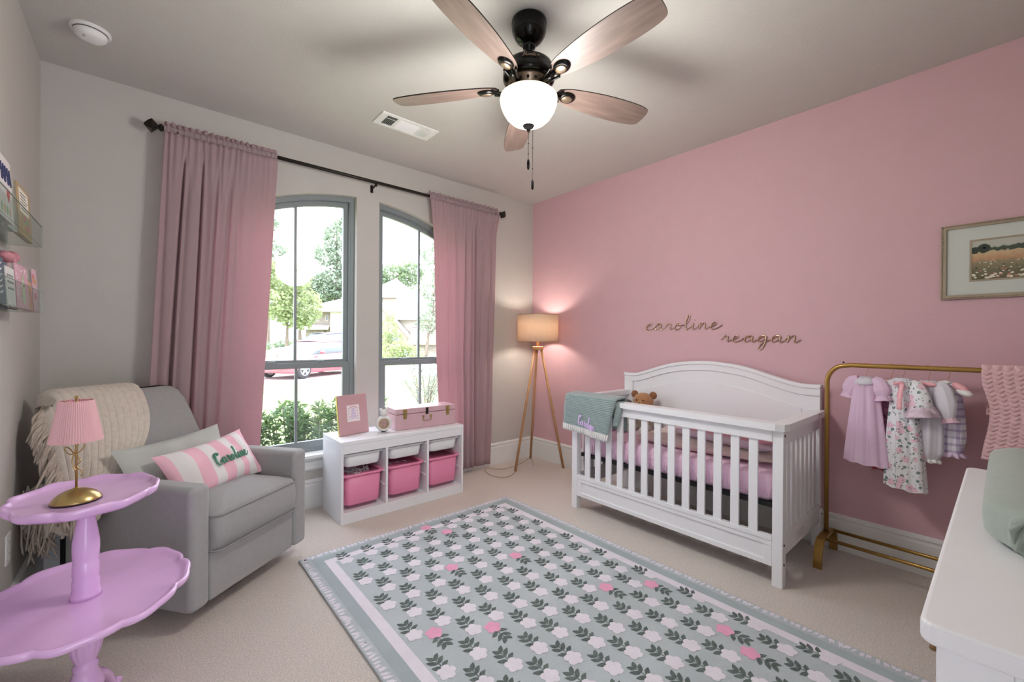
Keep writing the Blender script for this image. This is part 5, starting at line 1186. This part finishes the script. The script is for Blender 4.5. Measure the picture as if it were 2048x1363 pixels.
def cloth(name, hexc, var, vs, tr=None): return mat(name, hexc, .9, var=var, vscale=vs, bump=.15, bscale=120, bdist=.004, transl=tr)
M['g_pink'] = cloth('lilac_pink_batiste', 'f3daf1', .04, 9, (.3, 'f0c8e0')); M['g_white'] = cloth('white_cotton', 'e8e6ee', .03, 9, (.25, 'ffffff')); M['g_peach'] = cloth('peach_smocking', 'e6b3ad', .10, 60)
M['g_ribbon'] = mat('satin_pink_ribbon', 'edaeb6', .35, var=.02); M['g_satin'] = mat('white_satin', 'ecebea', .3, var=.02)
def floral(name, base, bloom, leaf, sc_, thr):
    m = bpy.data.materials.new(name); m.use_nodes = True; N = m.node_tree.nodes; L = m.node_tree.links; bs = N['Principled BSDF']; bs.inputs['Roughness'].default_value = .9
    tc = N.new('ShaderNodeTexCoord'); prev = None
    mixes = []
    cur = None
    for k, (col_, s_, t_) in enumerate(((leaf, sc_ * 1.9, .30), (bloom, sc_, .34), (leaf, sc_ * 3.1, .22))):
        mp = N.new('ShaderNodeMapping'); mp.inputs['Location'].default_value = (k * 3.1, k * 1.7, k); L.new(tc.outputs['Object'], mp.inputs['Vector'])
        nz = N.new('ShaderNodeTexNoise'); nz.inputs['Scale'].default_value = s_ * 2.5; L.new(mp.outputs[0], nz.inputs['Vector'])
        ad = N.new('ShaderNodeMixRGB'); ad.blend_type = 'ADD'; ad.inputs[0].default_value = .012; L.new(mp.outputs[0], ad.inputs[1]); L.new(nz.outputs['Color'], ad.inputs[2])
        vo = N.new('ShaderNodeTexVoronoi'); vo.inputs['Scale'].default_value = s_; L.new(ad.outputs[0], vo.inputs['Vector'])
        cp_ = N.new('ShaderNodeMath'); cp_.operation = 'LESS_THAN'; cp_.inputs[1].default_value = t_ * thr; L.new(vo.outputs['Distance'], cp_.inputs[0])
        mx = N.new('ShaderNodeMixRGB'); mx.inputs[1].default_value = (*lin(base), 1)
        if cur: L.new(cur, mx.inputs[1])
        mx.inputs[2].default_value = (*lin(col_), 1); L.new(cp_.outputs[0], mx.inputs[0]); cur = mx.outputs[0]
    L.new(cur, bs.inputs['Base Color']); return m
M['g_floral'] = floral('white_rose_print', 'e3e4e8', 'e4c0ce', '788a86', 20, 1.0)
M['g_dark'] = floral('dusky_rose_print', 'a87c92', 'c48aa4', '4a4658', 30, 1.0)
def plaid():
    m = bpy.data.materials.new('lilac_plaid'); m.use_nodes = True; N = m.node_tree.nodes; L = m.node_tree.links; bs = N['Principled BSDF']; bs.inputs['Roughness'].default_value = .9
    tc = N.new('ShaderNodeTexCoord'); cur = None
    for d in ('X', 'Z'):
        w = N.new('ShaderNodeTexWave'); w.bands_direction = d; w.inputs['Scale'].default_value = 9; L.new(tc.outputs['Object'], w.inputs['Vector'])
        rp = N.new('ShaderNodeValToRGB'); rp.color_ramp.interpolation = 'CONSTANT'; rp.color_ramp.elements[0].color = (1, 1, 1, 1); rp.color_ramp.elements[1].position = .72; rp.color_ramp.elements[1].color = (*lin('d9cfe0'), 1); L.new(w.outputs['Fac'], rp.inputs[0])
        if cur is None: cur = rp.outputs[0]
        else:
            mx = N.new('ShaderNodeMixRGB'); mx.blend_type = 'MULTIPLY'; mx.inputs[0].default_value = 1; L.new(cur, mx.inputs[1]); L.new(rp.outputs[0], mx.inputs[2]); cur = mx.outputs[0]
    mx = N.new('ShaderNodeMixRGB'); mx.blend_type = 'MULTIPLY'; mx.inputs[0].default_value = 1; mx.inputs[2].default_value = (*lin('e4e2ec'), 1); L.new(cur, mx.inputs[1]); L.new(mx.outputs[0], bs.inputs['Base Color']); return m
M['g_plaid'] = plaid()
def body(mb, tab, folds, seed, T=I3, n=72, mi=0, skew=0.0):
    """tab: (z, half width, half depth, fold strength) down the garment."""
    rnd = random.Random(seed); ph = rnd.uniform(0, 6); ph2 = rnd.uniform(0, 6); rings = []
    zs = []
    for (a, b) in zip(tab, tab[1:]):
        for k in range(6): zs.append(tuple(lerp(a[i], b[i], k / 6) for i in range(4)))
    zs.append(tab[-1])
    for z, w_, d, fs in zs:
        rings.append([(w_ * cos(a) * (1 + fs * .35 * cos(folds * a + ph)) + skew * (z - tab[0][0]), d * sin(a) * (1 + fs * (cos(folds * a + ph) + .5 * cos((folds * 2 + 1) * a + ph2))), z + .012 * fs * cos(folds * a + ph) * 2) for a in [2 * pi * k / n for k in range(n)]])
    mb.loft(rings, mi, T, cap=False); return mb
def sleeve(mb, P, rads, folds=7, fa=.08, flat=.7, n=28, mi=0):
    Pp = spline(P, 6); k = len(Pp); rings = []
    for i, p in enumerate(Pp):
        d = (Pp[min(i + 1, k - 1)] - Pp[max(i - 1, 0)]).normalized(); yv = Vector((0, 1, 0)); sv = d.cross(yv).normalized(); r_ = interp([(j / (len(rads) - 1), r) for j, r in enumerate(rads)], i / (k - 1))
        rings.append([tuple(p + sv * (r_ * cos(a) * (1 + fa * cos(folds * a + i * .2))) + yv * (r_ * flat * sin(a) * (1 + fa * cos(folds * a)))) for a in [2 * pi * j / n for j in range(n)]])
    mb.loft(rings, mi, cap=False); return mb
def ruffle(mb, c, rx, ry, z, h, waves, amp, n=120, mi=0, seed=0):
    rnd = random.Random(seed); ph = rnd.uniform(0, 6)
    mb.grid([[(c[0] + (rx + amp * t * (1.2 + sin(waves * a + ph))) * cos(a), c[1] + (ry + amp * t * (1.2 + sin(waves * a + ph))) * sin(a), z - h * t * (1 + .15 * sin(waves * .7 * a))) for t in (0, .5, 1)] for a in [2 * pi * k / n for k in range(n)]], mi, wrap=True)
HG = 'small copper hangers on the garment rack'
def hanger(y, rz, label):
    t = thing('clothes_hanger', label, 'hanger', (BX, y, BZ_), rz, HG)
    hk = [(0, 0, 0)] ; R_ = .0165
    P = [(R_ * cos(a), 0, R_ * sin(a)) for a in [R(-60 + 270 * k / 14) for k in range(15)]]
    P = [(.0, 0, -.075), (.0, 0, -.045), (.006, 0, -.028)] + [(p[0] * 1.0, 0, p[2]) for p in P]
    MB().tube([tuple(p) for p in spline(P, 3)], .0017, 6).build('hook', mat('copper_wire', 'c79a86', .3, .7), t, smooth=True)
    MB().tube([tuple(p) for p in spline([(-.085, 0, -.105), (-.05, 0, -.088), (0, 0, -.075), (.05, 0, -.088), (.085, 0, -.105)], 5)], .004, 8).build('shoulder_bar', M['g_satin'], t, smooth=True)
    return t
# each garment hangs from a hanger of its own; local x runs across the garment, -y is its front
ys = (-2.883, -2.985, -3.034, -3.128, -3.199); rz_ = [R(a) for a in (-112, -100, -112, -114, -116)]
hl = ['copper hanger holding the lilac pink dress', 'copper hanger holding the dusky floral pinafore', 'copper hanger holding the white rose-print dress', 'copper hanger holding the white long-sleeved romper', 'copper hanger holding the plaid romper by the crocheted throw']
for y, a, l in zip(ys, rz_, hl): hanger(y, a, l)
def garment(k, name, label, dx=0.0, dz=0.0):
    t = thing(name, label, 'baby clothes', (BX + dx, ys[k], BZ_ + dz), rz_[k], 'baby clothes on the garment rack'); return t
# lilac pink dress
g = garment(0, 'baby_dress', 'lilac pink baby dress with puff sleeves and a white collar, hung next to the crib')
body(MB(), [(-.066, .034, .026, .0), (-.085, .052, .032, .02), (-.12, .060, .036, .10), (-.20, .070, .040, .16), (-.36, .088, .046, .2), (-.535, .106, .052, .22)], 8, 1).build('skirt', M['g_pink'], g, smooth=True)
for s_ in (-1, 1):
    mb = sleeve(MB(), [(s_ * .034, 0, -.078), (s_ * .062, -.002, -.094), (s_ * .078, -.006, -.128), (s_ * .084, -.008, -.158)], [.024, .036, .040, .027]); mb.build('puff_sleeve', M['g_pink'], g, smooth=True)
    mb = sleeve(MB(), [(s_ * .083, -.008, -.154), (s_ * .086, -.008, -.168), (s_ * .088, -.008, -.180)], [.027, .034, .042], 11, .12); mb.build('cuff_frill', M['g_pink'], g, smooth=True, solid=.001)
mb = MB().grid([[((.026 + .030 * t) * cos(a), (.022 + .022 * t) * sin(a) - .004, -.060 - .030 * t - .010 * t * max(0, -sin(a))) for t in (0, .5, 1)] for a in [2 * pi * k / 40 for k in range(40)]], wrap=True); mb.build('collar', M['g_white'], g, smooth=True, solid=.002)
mb = MB()
for dx in (-.010, -.003, .004, .011): mb.tube([(dx, -.040, -.085), (dx + .001, -.043, -.098), (dx, -.044, -.112)], .0012, 5)
mb.build('monogram', M['g_satin'], g)
# dusky pinafore behind
g = garment(1, 'baby_pinafore', 'dusky dark floral baby dress with a peach smocked bodice, half hidden behind the rose-print dress', .085)
body(MB(), [(-.135, .072, .036, .10), (-.25, .080, .042, .18), (-.40, .092, .046, .2), (-.555, .104, .050, .2)], 8, 4).build('skirt', M['g_dark'], g, smooth=True)
body(MB(), [(-.072, .036, .028, .0), (-.09, .060, .034, .04), (-.138, .073, .037, .06)], 22, 5).build('bodice', M['g_peach'], g, smooth=True)
mb = MB(); ruffle(mb, (0, 0), .103, .050, -.548, .022, 14, .006, seed=3); mb.build('hem_frill', mat('red_print_trim', 'a8505c', .9, var=.4, vscale=60), g, smooth=True, solid=.001)
# white rose-print dress
g = garment(2, 'baby_dress', 'long white rose-print baby dress with pink ribbon in the middle of the rack', -.03)
body(MB(), [(-.062, .034, .026, 0), (-.082, .046, .030, .04), (-.16, .052, .034, .14), (-.30, .066, .040, .2), (-.46, .080, .044, .22), (-.622, .088, .046, .24)], 6, 9, skew=-.03).build('skirt', M['g_floral'], g, smooth=True)
sleeve(MB(), [(.036, -.004, -.080), (.066, -.012, -.10), (.085, -.020, -.150), (.092, -.024, -.205)], [.020, .036, .042, .046], 6, .06).build('sleeve', M['g_floral'], g, smooth=True)
mb = sleeve(MB(), [(.088, -.022, -.190), (.094, -.026, -.215), (.098, -.028, -.240)], [.044, .056, .070], 12, .16); mb.build('sleeve_frill', cloth('frill_print', 'd6c3d0', .2, 60), g, smooth=True, solid=.0012)
sleeve(MB(), [(-.034, 0, -.080), (-.056, -.004, -.10), (-.066, -.008, -.15)], [.018, .028, .028], 6, .06).build('sleeve', M['g_floral'], g, smooth=True)
mb = sleeve(MB(), [(-.064, -.008, -.145), (-.066, -.010, -.16), (-.068, -.010, -.178)], [.030, .036, .044], 10, .14); mb.build('sleeve_frill', M['g_white'], g, smooth=True, solid=.0012)
mb = MB(); mb.grid([[(.012 + dx + .004 * t, -.046 - .026 * sin(t * 1.6), -.075 - .135 * t) for t in [k / 10 for k in range(11)]] for dx in (0, .010, .022)]); mb.grid([[(-.02 + .045 * u, -.040 - .012 * sin(u * pi), -.072 - dz_ - .004 * sin(u * 6)) for u in [k / 8 for k in range(9)]] for dz_ in (0, .014)]); mb.build('ribbon', M['g_ribbon'], g, smooth=True, solid=.0012)
body(MB(), [(-.054, .026, .02, 0), (-.062, .038, .028, .05), (-.074, .045, .031, .08)], 16, 3).build('neck_frill', M['g_white'], g, smooth=True, solid=.001)
# white romper
g = garment(3, 'baby_romper', 'white long-sleeved baby romper with a drooping gathered sleeve, right of the rose-print dress', -.01)
body(MB(), [(-.062, .032, .024, 0), (-.085, .048, .030, .03), (-.20, .056, .036, .12), (-.34, .066, .044, .14), (-.42, .064, .046, .12), (-.452, .046, .036, .10)], 7, 13).build('body', M['g_white'], g, smooth=True)
mb = MB(); ruffle(mb, (0, 0), .044, .034, -.446, .022, 12, .006, seed=8); mb.build('leg_frill', M['g_satin'], g, smooth=True, solid=.001)
sleeve(MB(), [(.036, -.008, -.082), (.066, -.020, -.105), (.086, -.028, -.17), (.098, -.030, -.235)], [.022, .038, .040, .020], 7, .09).build('sleeve', M['g_white'], g, smooth=True)
mb = sleeve(MB(), [(.098, -.030, -.232), (.101, -.030, -.244), (.104, -.030, -.256)], [.020, .026, .034], 9, .16); mb.build('cuff_frill', cloth('pinkish_frill', 'e6c2d2', .05, 30), g, smooth=True, solid=.001)
mb = MB(); mb.ball((-.012, -.03, -.075), (.026, .010, .010), 12, 8); mb.ball((.026, -.034, -.078), (.026, .010, .011), 12, 8); mb.build('neck_bow', M['g_ribbon'], g, smooth=True)
# plaid romper with bonnet
g = garment(4, 'baby_romper', 'lilac plaid baby romper with a satin bow, hung beside the crocheted throw', .02)
body(MB(), [(-.066, .030, .022, 0), (-.09, .046, .030, .03), (-.20, .058, .036, .10), (-.33, .066, .042, .12), (-.41, .056, .040, .10)], 7, 17).build('body', M['g_plaid'], g, smooth=True)
mb = MB(); ruffle(mb, (0, 0), .055, .040, -.405, .024, 13, .007, seed=9); mb.build('leg_frill', cloth('lilac_frill', 'd9c4de', .06, 30), g, smooth=True, solid=.001)
mb = MB(); mb.ball((-.030, -.02, -.066), (.034, .014, .012), 14, 8, 0, Matrix.Rotation(R(-14), 4, 'Y')); mb.ball((.004, -.03, -.076), (.012, .011, .011), 10, 8, 0); mb.build('satin_bow', M['g_satin'], g, smooth=True)
mb = MB(); mb.ball((0, 0, 0), (.040, .020, .020), 16, 10, 0, Tr(.062, -.03, -.086) @ Matrix.Rotation(R(32), 4, 'Y')); fuse(mb.build('pink_bow', M['g_ribbon'], g)); mb = MB(); mb.ball((0, 0, 0), (.034, .022, .016), 16, 10, 0, Tr(.078, -.032, -.108) @ Matrix.Rotation(R(18), 4, 'Y')); mb.build('satin_lining', M['g_satin'], g, smooth=True)

# crocheted throw over the bar
M['crochet'] = mat('rose_crochet', 'dfb6ba', .95, var=.08, vscale=60, bump=.4, bscale=240, bdist=.006, sheen=.4)
ct = thing('crochet_throw', 'thick pink crocheted throw hung over the end of the garment rack', 'throw blanket', (0, 0, 0))
def cro(u, v):
    y = -3.318 - u * .42; edge = .008 * sin(v * 9 + 1) + (.03 * max(0, v - .35) ** 1.2) - .012 * smooth01((v - .15) / .2)
    y += edge * (1 - u)
    s_ = v * .62
    ku, kv = u * 13, v * 30
    st_ = .0085 * abs(sin(pi * (kv + .55 * abs((ku % 1) - .5) * 2))) ** .7 * (.55 + .45 * abs(sin(pi * ku)))
    if v < 0:
        t = -v; return (BX + .020 + st_, y, BZ_ - t * .6)
    if v < .06:
        a = pi * v / .06; return (BX + (.020 + st_) * cos(a), y, BZ_ + (.020 + st_) * sin(a))
    return (BX - .021 - st_ - .010 * sin(u * 8) * v, y, BZ_ - (v - .06) * .60)
nu, nv = 104, 300
mb = MB().grid([[cro(i / nu, -.35 + 1.10 * j / nv) for j in range(nv + 1)] for i in range(nu + 1)]); mb.build('knit', M['crochet'], ct, smooth=True, solid=.006)

# ---- acrylic ledges with picture books on the near wall
BG = 'picture books on the acrylic ledges'
def ledge(z, y1, label):
    t = thing('acrylic_shelf', label, 'shelf', (XL, y1, z), 0, 'clear acrylic book ledges'); L_ = 1.02
    MB().box((.0005, -L_, 0), (.0995, 0, .0045)).build('ledge_plate', M['acrylic'], t); MB().box((.0955, -L_, .0046), (.0995, 0, .088)).build('front_lip', M['acrylic'], t); MB().box((.0005, -L_, .0046), (.004, 0, .115)).build('back_plate', M['acrylic'], t)
    mb = MB().box((.0958, -L_, .0880), (.0993, 0, .0892)); mb.build('polished_edge', mat('acrylic_edge', 'a8b5ae', .3, var=.02), t)
    return t
ZU, ZLo = 1.634, 1.362
ledge(ZU, -.742, 'upper clear acrylic ledge holding the book with the navy lettering'); ledge(ZLo, -.738, 'lower clear acrylic ledge holding the blue and pink books')
M['pages'] = mat('book_pages', 'e2ddd2', .9, var=.03, vscale=80)
def book(label, ya, yb, z, h, th, xf, cover, tilt=3, deco=None, rz=0):
    """A face-out picture book from ya to yb along the wall; its foot stands at xf from the wall."""
    w_ = abs(yb - ya); t = thing('picture_book', label, 'book', (XL + xf, (ya + yb) / 2, z + .0048), R(rz), BG)
    T_ = Matrix.Rotation(-R(tilt), 4, 'Y')
    c = mat('cover_' + cover, cover, .45, var=.06, vscale=14, coat=.2)
    mb = MB().box((-.0022, -w_ / 2, 0), (0, w_ / 2, h), T=T_); mb.box((-th, -w_ / 2, 0), (-th + .0022, w_ / 2, h), T=T_); mb.box((-th, w_ / 2 - .002, 0), (0, w_ / 2, h), T=T_); mb.build('cover', c, t)
    MB().box((-th + .0023, -w_ / 2 + .003, .003), (-.0023, w_ / 2 - .0021, h - .003), T=T_).build('pages', M['pages'], t)
    if deco:
        mb = MB(); mats = deco(mb, w_, h, T_); mb.build('cover_art', mats, t)
    return t
def blob(mb, y, z, ry, rz2, mi, T_, x=.0002): mb.ball((x, y, z), (.0008, ry, rz2), 14, 6, mi, T_)
m_navy = mat('ink_navy', '2f3560', .6); m_red = mat('ink_red', 'c8433f', .6); m_cream = mat('ink_cream', 'e8e2d6', .6); m_tan = mat('ink_tan', 'c9a676', .6); m_green = mat('ink_green', '8fa889', .6); m_char = mat('ink_charcoal', '3c3c40', .6); m_white = mat('ink_white', 'ecebea', .6); m_sky = mat('ink_sky', '9db7c4', .6); m_rose = mat('ink_rose', 'd27f86', .6)
# lettering is read from the room: +y is to the reader's... the wall faces +x, so letters run towards +y
def d_mama(mb, w_, h, T_):
    s_ = w_ / 5.9; write(mb, 'MAMA', lambda x, y: tuple(T_ @ Vector((.0006, -w_ / 2 + .018 + x * s_, h * .60 + y * s_ * .82))), 0.0024, straight=True, n=6)
    blob(mb, .030, h * .44, .015, .017, 1, T_); blob(mb, .044, h * .45, .013, .015, 1, T_); blob(mb, .037, h * .40, .010, .018, 1, T_)
    for k in range(4): blob(mb, -w_ / 2 + .03 + k * .036, h * .16, .012, .016, 2 + k % 2, T_)
    return [m_navy, m_red, m_green, m_tan]
book('white picture book with MAMA in navy letters above a red heart', -1.365, -1.176, ZU, .206, .016, .088, 'e6dcdc', 3, d_mama)
book('dark-covered picture book standing behind the MAMA book', -1.60, -1.352, ZU, .185, .014, .066, '33394a', 3)
def d_pale(mb, w_, h, T_):
    for k in range(6): blob(mb, random.uniform(-.4, .4) * w_, random.uniform(.15, .85) * h, .018, .014, k % 3, T_)
    return [m_sky, m_green, m_cream]
book('pale blue and green picture book between the MAMA book and the tan one', -1.172, -1.048, ZU, .178, .014, .070, 'b6c2bf', 3, d_pale)
def d_tan(mb, w_, h, T_):
    mb.box((.0002, -w_ * .36, h * .46), (.0012, w_ * .30, h * .92), 0, T_)
    for k in range(6): mb.box((.0012, -w_ * .28, h * (.53 + .06 * k)), (.0018, w_ * (.12 + .1 * (k % 3 == 0)), h * (.545 + .06 * k)), 1, T_)
    for k in range(9): blob(mb, random.uniform(-.42, .42) * w_, random.uniform(.06, .4) * h, .016, .013, 2 + k % 3, T_)
    return [m_cream, m_char, m_tan, m_rose, m_green]
book('tan picture book with a white panel of small text at the shelf end', -1.040, -.805, ZU, .192, .015, .080, 'b99a6c', 3, d_tan)
def d_blue(mb, w_, h, T_):
    for k in range(5): blob(mb, -.08 + .04 * k, h * (.2 + .05 * (k % 2)), .014, .05, k % 2, T_)
    return [mat('ink_slate', '6a7c92', .6), m_sky]
book('large slate blue picture book at the back of the lower ledge', -1.23, -.935, ZLo, .212, .012, .040, '5f7187', 3, d_blue)
def d_navy(mb, w_, h, T_):
    for k in range(6):
        z = h * (.22 + .12 * k); mb.tube([tuple(T_ @ Vector((.0008, -w_ * .3 + w_ * .12 * i, z + .008 * (i % 2)))) for i in range(6)], .002, 5)
    return [m_white]
book('dark navy picture book with white brush marks in front of the slate one', -1.46, -1.262, ZLo, .150, .014, .084, '3f4f66', 3, d_navy)
def d_lines(mb, w_, h, T_):
    for k in range(3):
        for j in range(3): mb.box((.0002, -w_ * .34 + w_ * .24 * j, h * (.42 + .17 * k)), (.001, -w_ * .34 + w_ * (.24 * j + .17), h * (.475 + .17 * k)), 0, T_)
    return [mat('ink_grey', '8d8b88', .6)]
book('small white picture book with grey lines of lettering', -1.255, -1.128, ZLo, .128, .012, .086, 'e3e1dc', 3, d_lines)
def d_bunny(mb, w_, h, T_):
    for k in range(26): blob(mb, random.uniform(-.44, .44) * w_, random.uniform(.1, .94) * h, .0045, .0045, 0, T_)
    for (y, z, a, b) in ((.012, .30, .030, .034), (.012, .52, .026, .026), (.0, .70, .007, .022), (.024, .70, .007, .022)): blob(mb, y, z * h, a, b, 1, T_, .0008); 
    for y in (.004, .020): blob(mb, y, h * .53, .003, .004, 2, T_, .0018)
    return [m_white, mat('ink_pale_green', 'c3cdb0', .6), m_char]
book('pink spotted picture book with a pale green animal on its cover', -1.112, -.902, ZLo, .158, .016, .086, 'dfa6b8', 3, d_bunny)
book('charcoal picture book edge showing behind the orange one', -.99, -.86, ZLo, .140, .010, .050, '4b4a4e', 3)
def d_orange(mb, w_, h, T_):
    for k in range(5): blob(mb, random.uniform(-.3, .3) * w_, random.uniform(.1, .85) * h, .012, .014, k % 2, T_)
    return [m_rose, m_tan]
book('small orange picture book by the pink book at the ledge end', -.893, -.812, ZLo, .112, .012, .084, 'cf9a80', 3, d_orange)
book('slim pale pink book turned edge-out at the end of the lower ledge', -.802, -.752, ZLo, .172, .03, .088, 'd9b3c0', 3, d_orange, -8)
tw = thing('tulle_bow', 'fluffy pink tulle bow resting on top of the small books of the lower ledge', 'bow', (XL + .060, -1.08, ZLo + .165))
mb = MB()
for s_ in (-1, 1): mb.ball((0, s_ * .045, .012 + .012 * (s_ > 0)), (.022, .045, .020), 14, 10)
mb.ball((.006, 0, .006), (.016, .018, .016), 12, 8); fuse(mb.build('bow_loops', mat('pink_tulle', 'd99aa4', .95, var=.15, vscale=40, bump=.4, bscale=120, transl=(.3, 'e6a8b4')), tw), .006)

# ---- outlet plate on the near wall
ou = thing('wall_outlet', 'white wall outlet plate low on the grey wall beside the armchair', 'outlet', (XL, -.725, .397))
MB().box((.0003, -.036, -.060), (.006, .036, .060)).build('cover_plate', M['trim'], ou, bevel=.002)
for z in (-.024, .024):
    s_ = MB().box((.006, -.017, z - .014), (.0075, .017, z + .014)).build('socket', M['linen_in'], ou, bevel=.001)
    mb = MB()
    for dy in (-.006, .006): mb.box((.0075, dy - .001, z - .002), (.0078, dy + .001, z + .008))
    mb.build('slots', M['black'], s_)
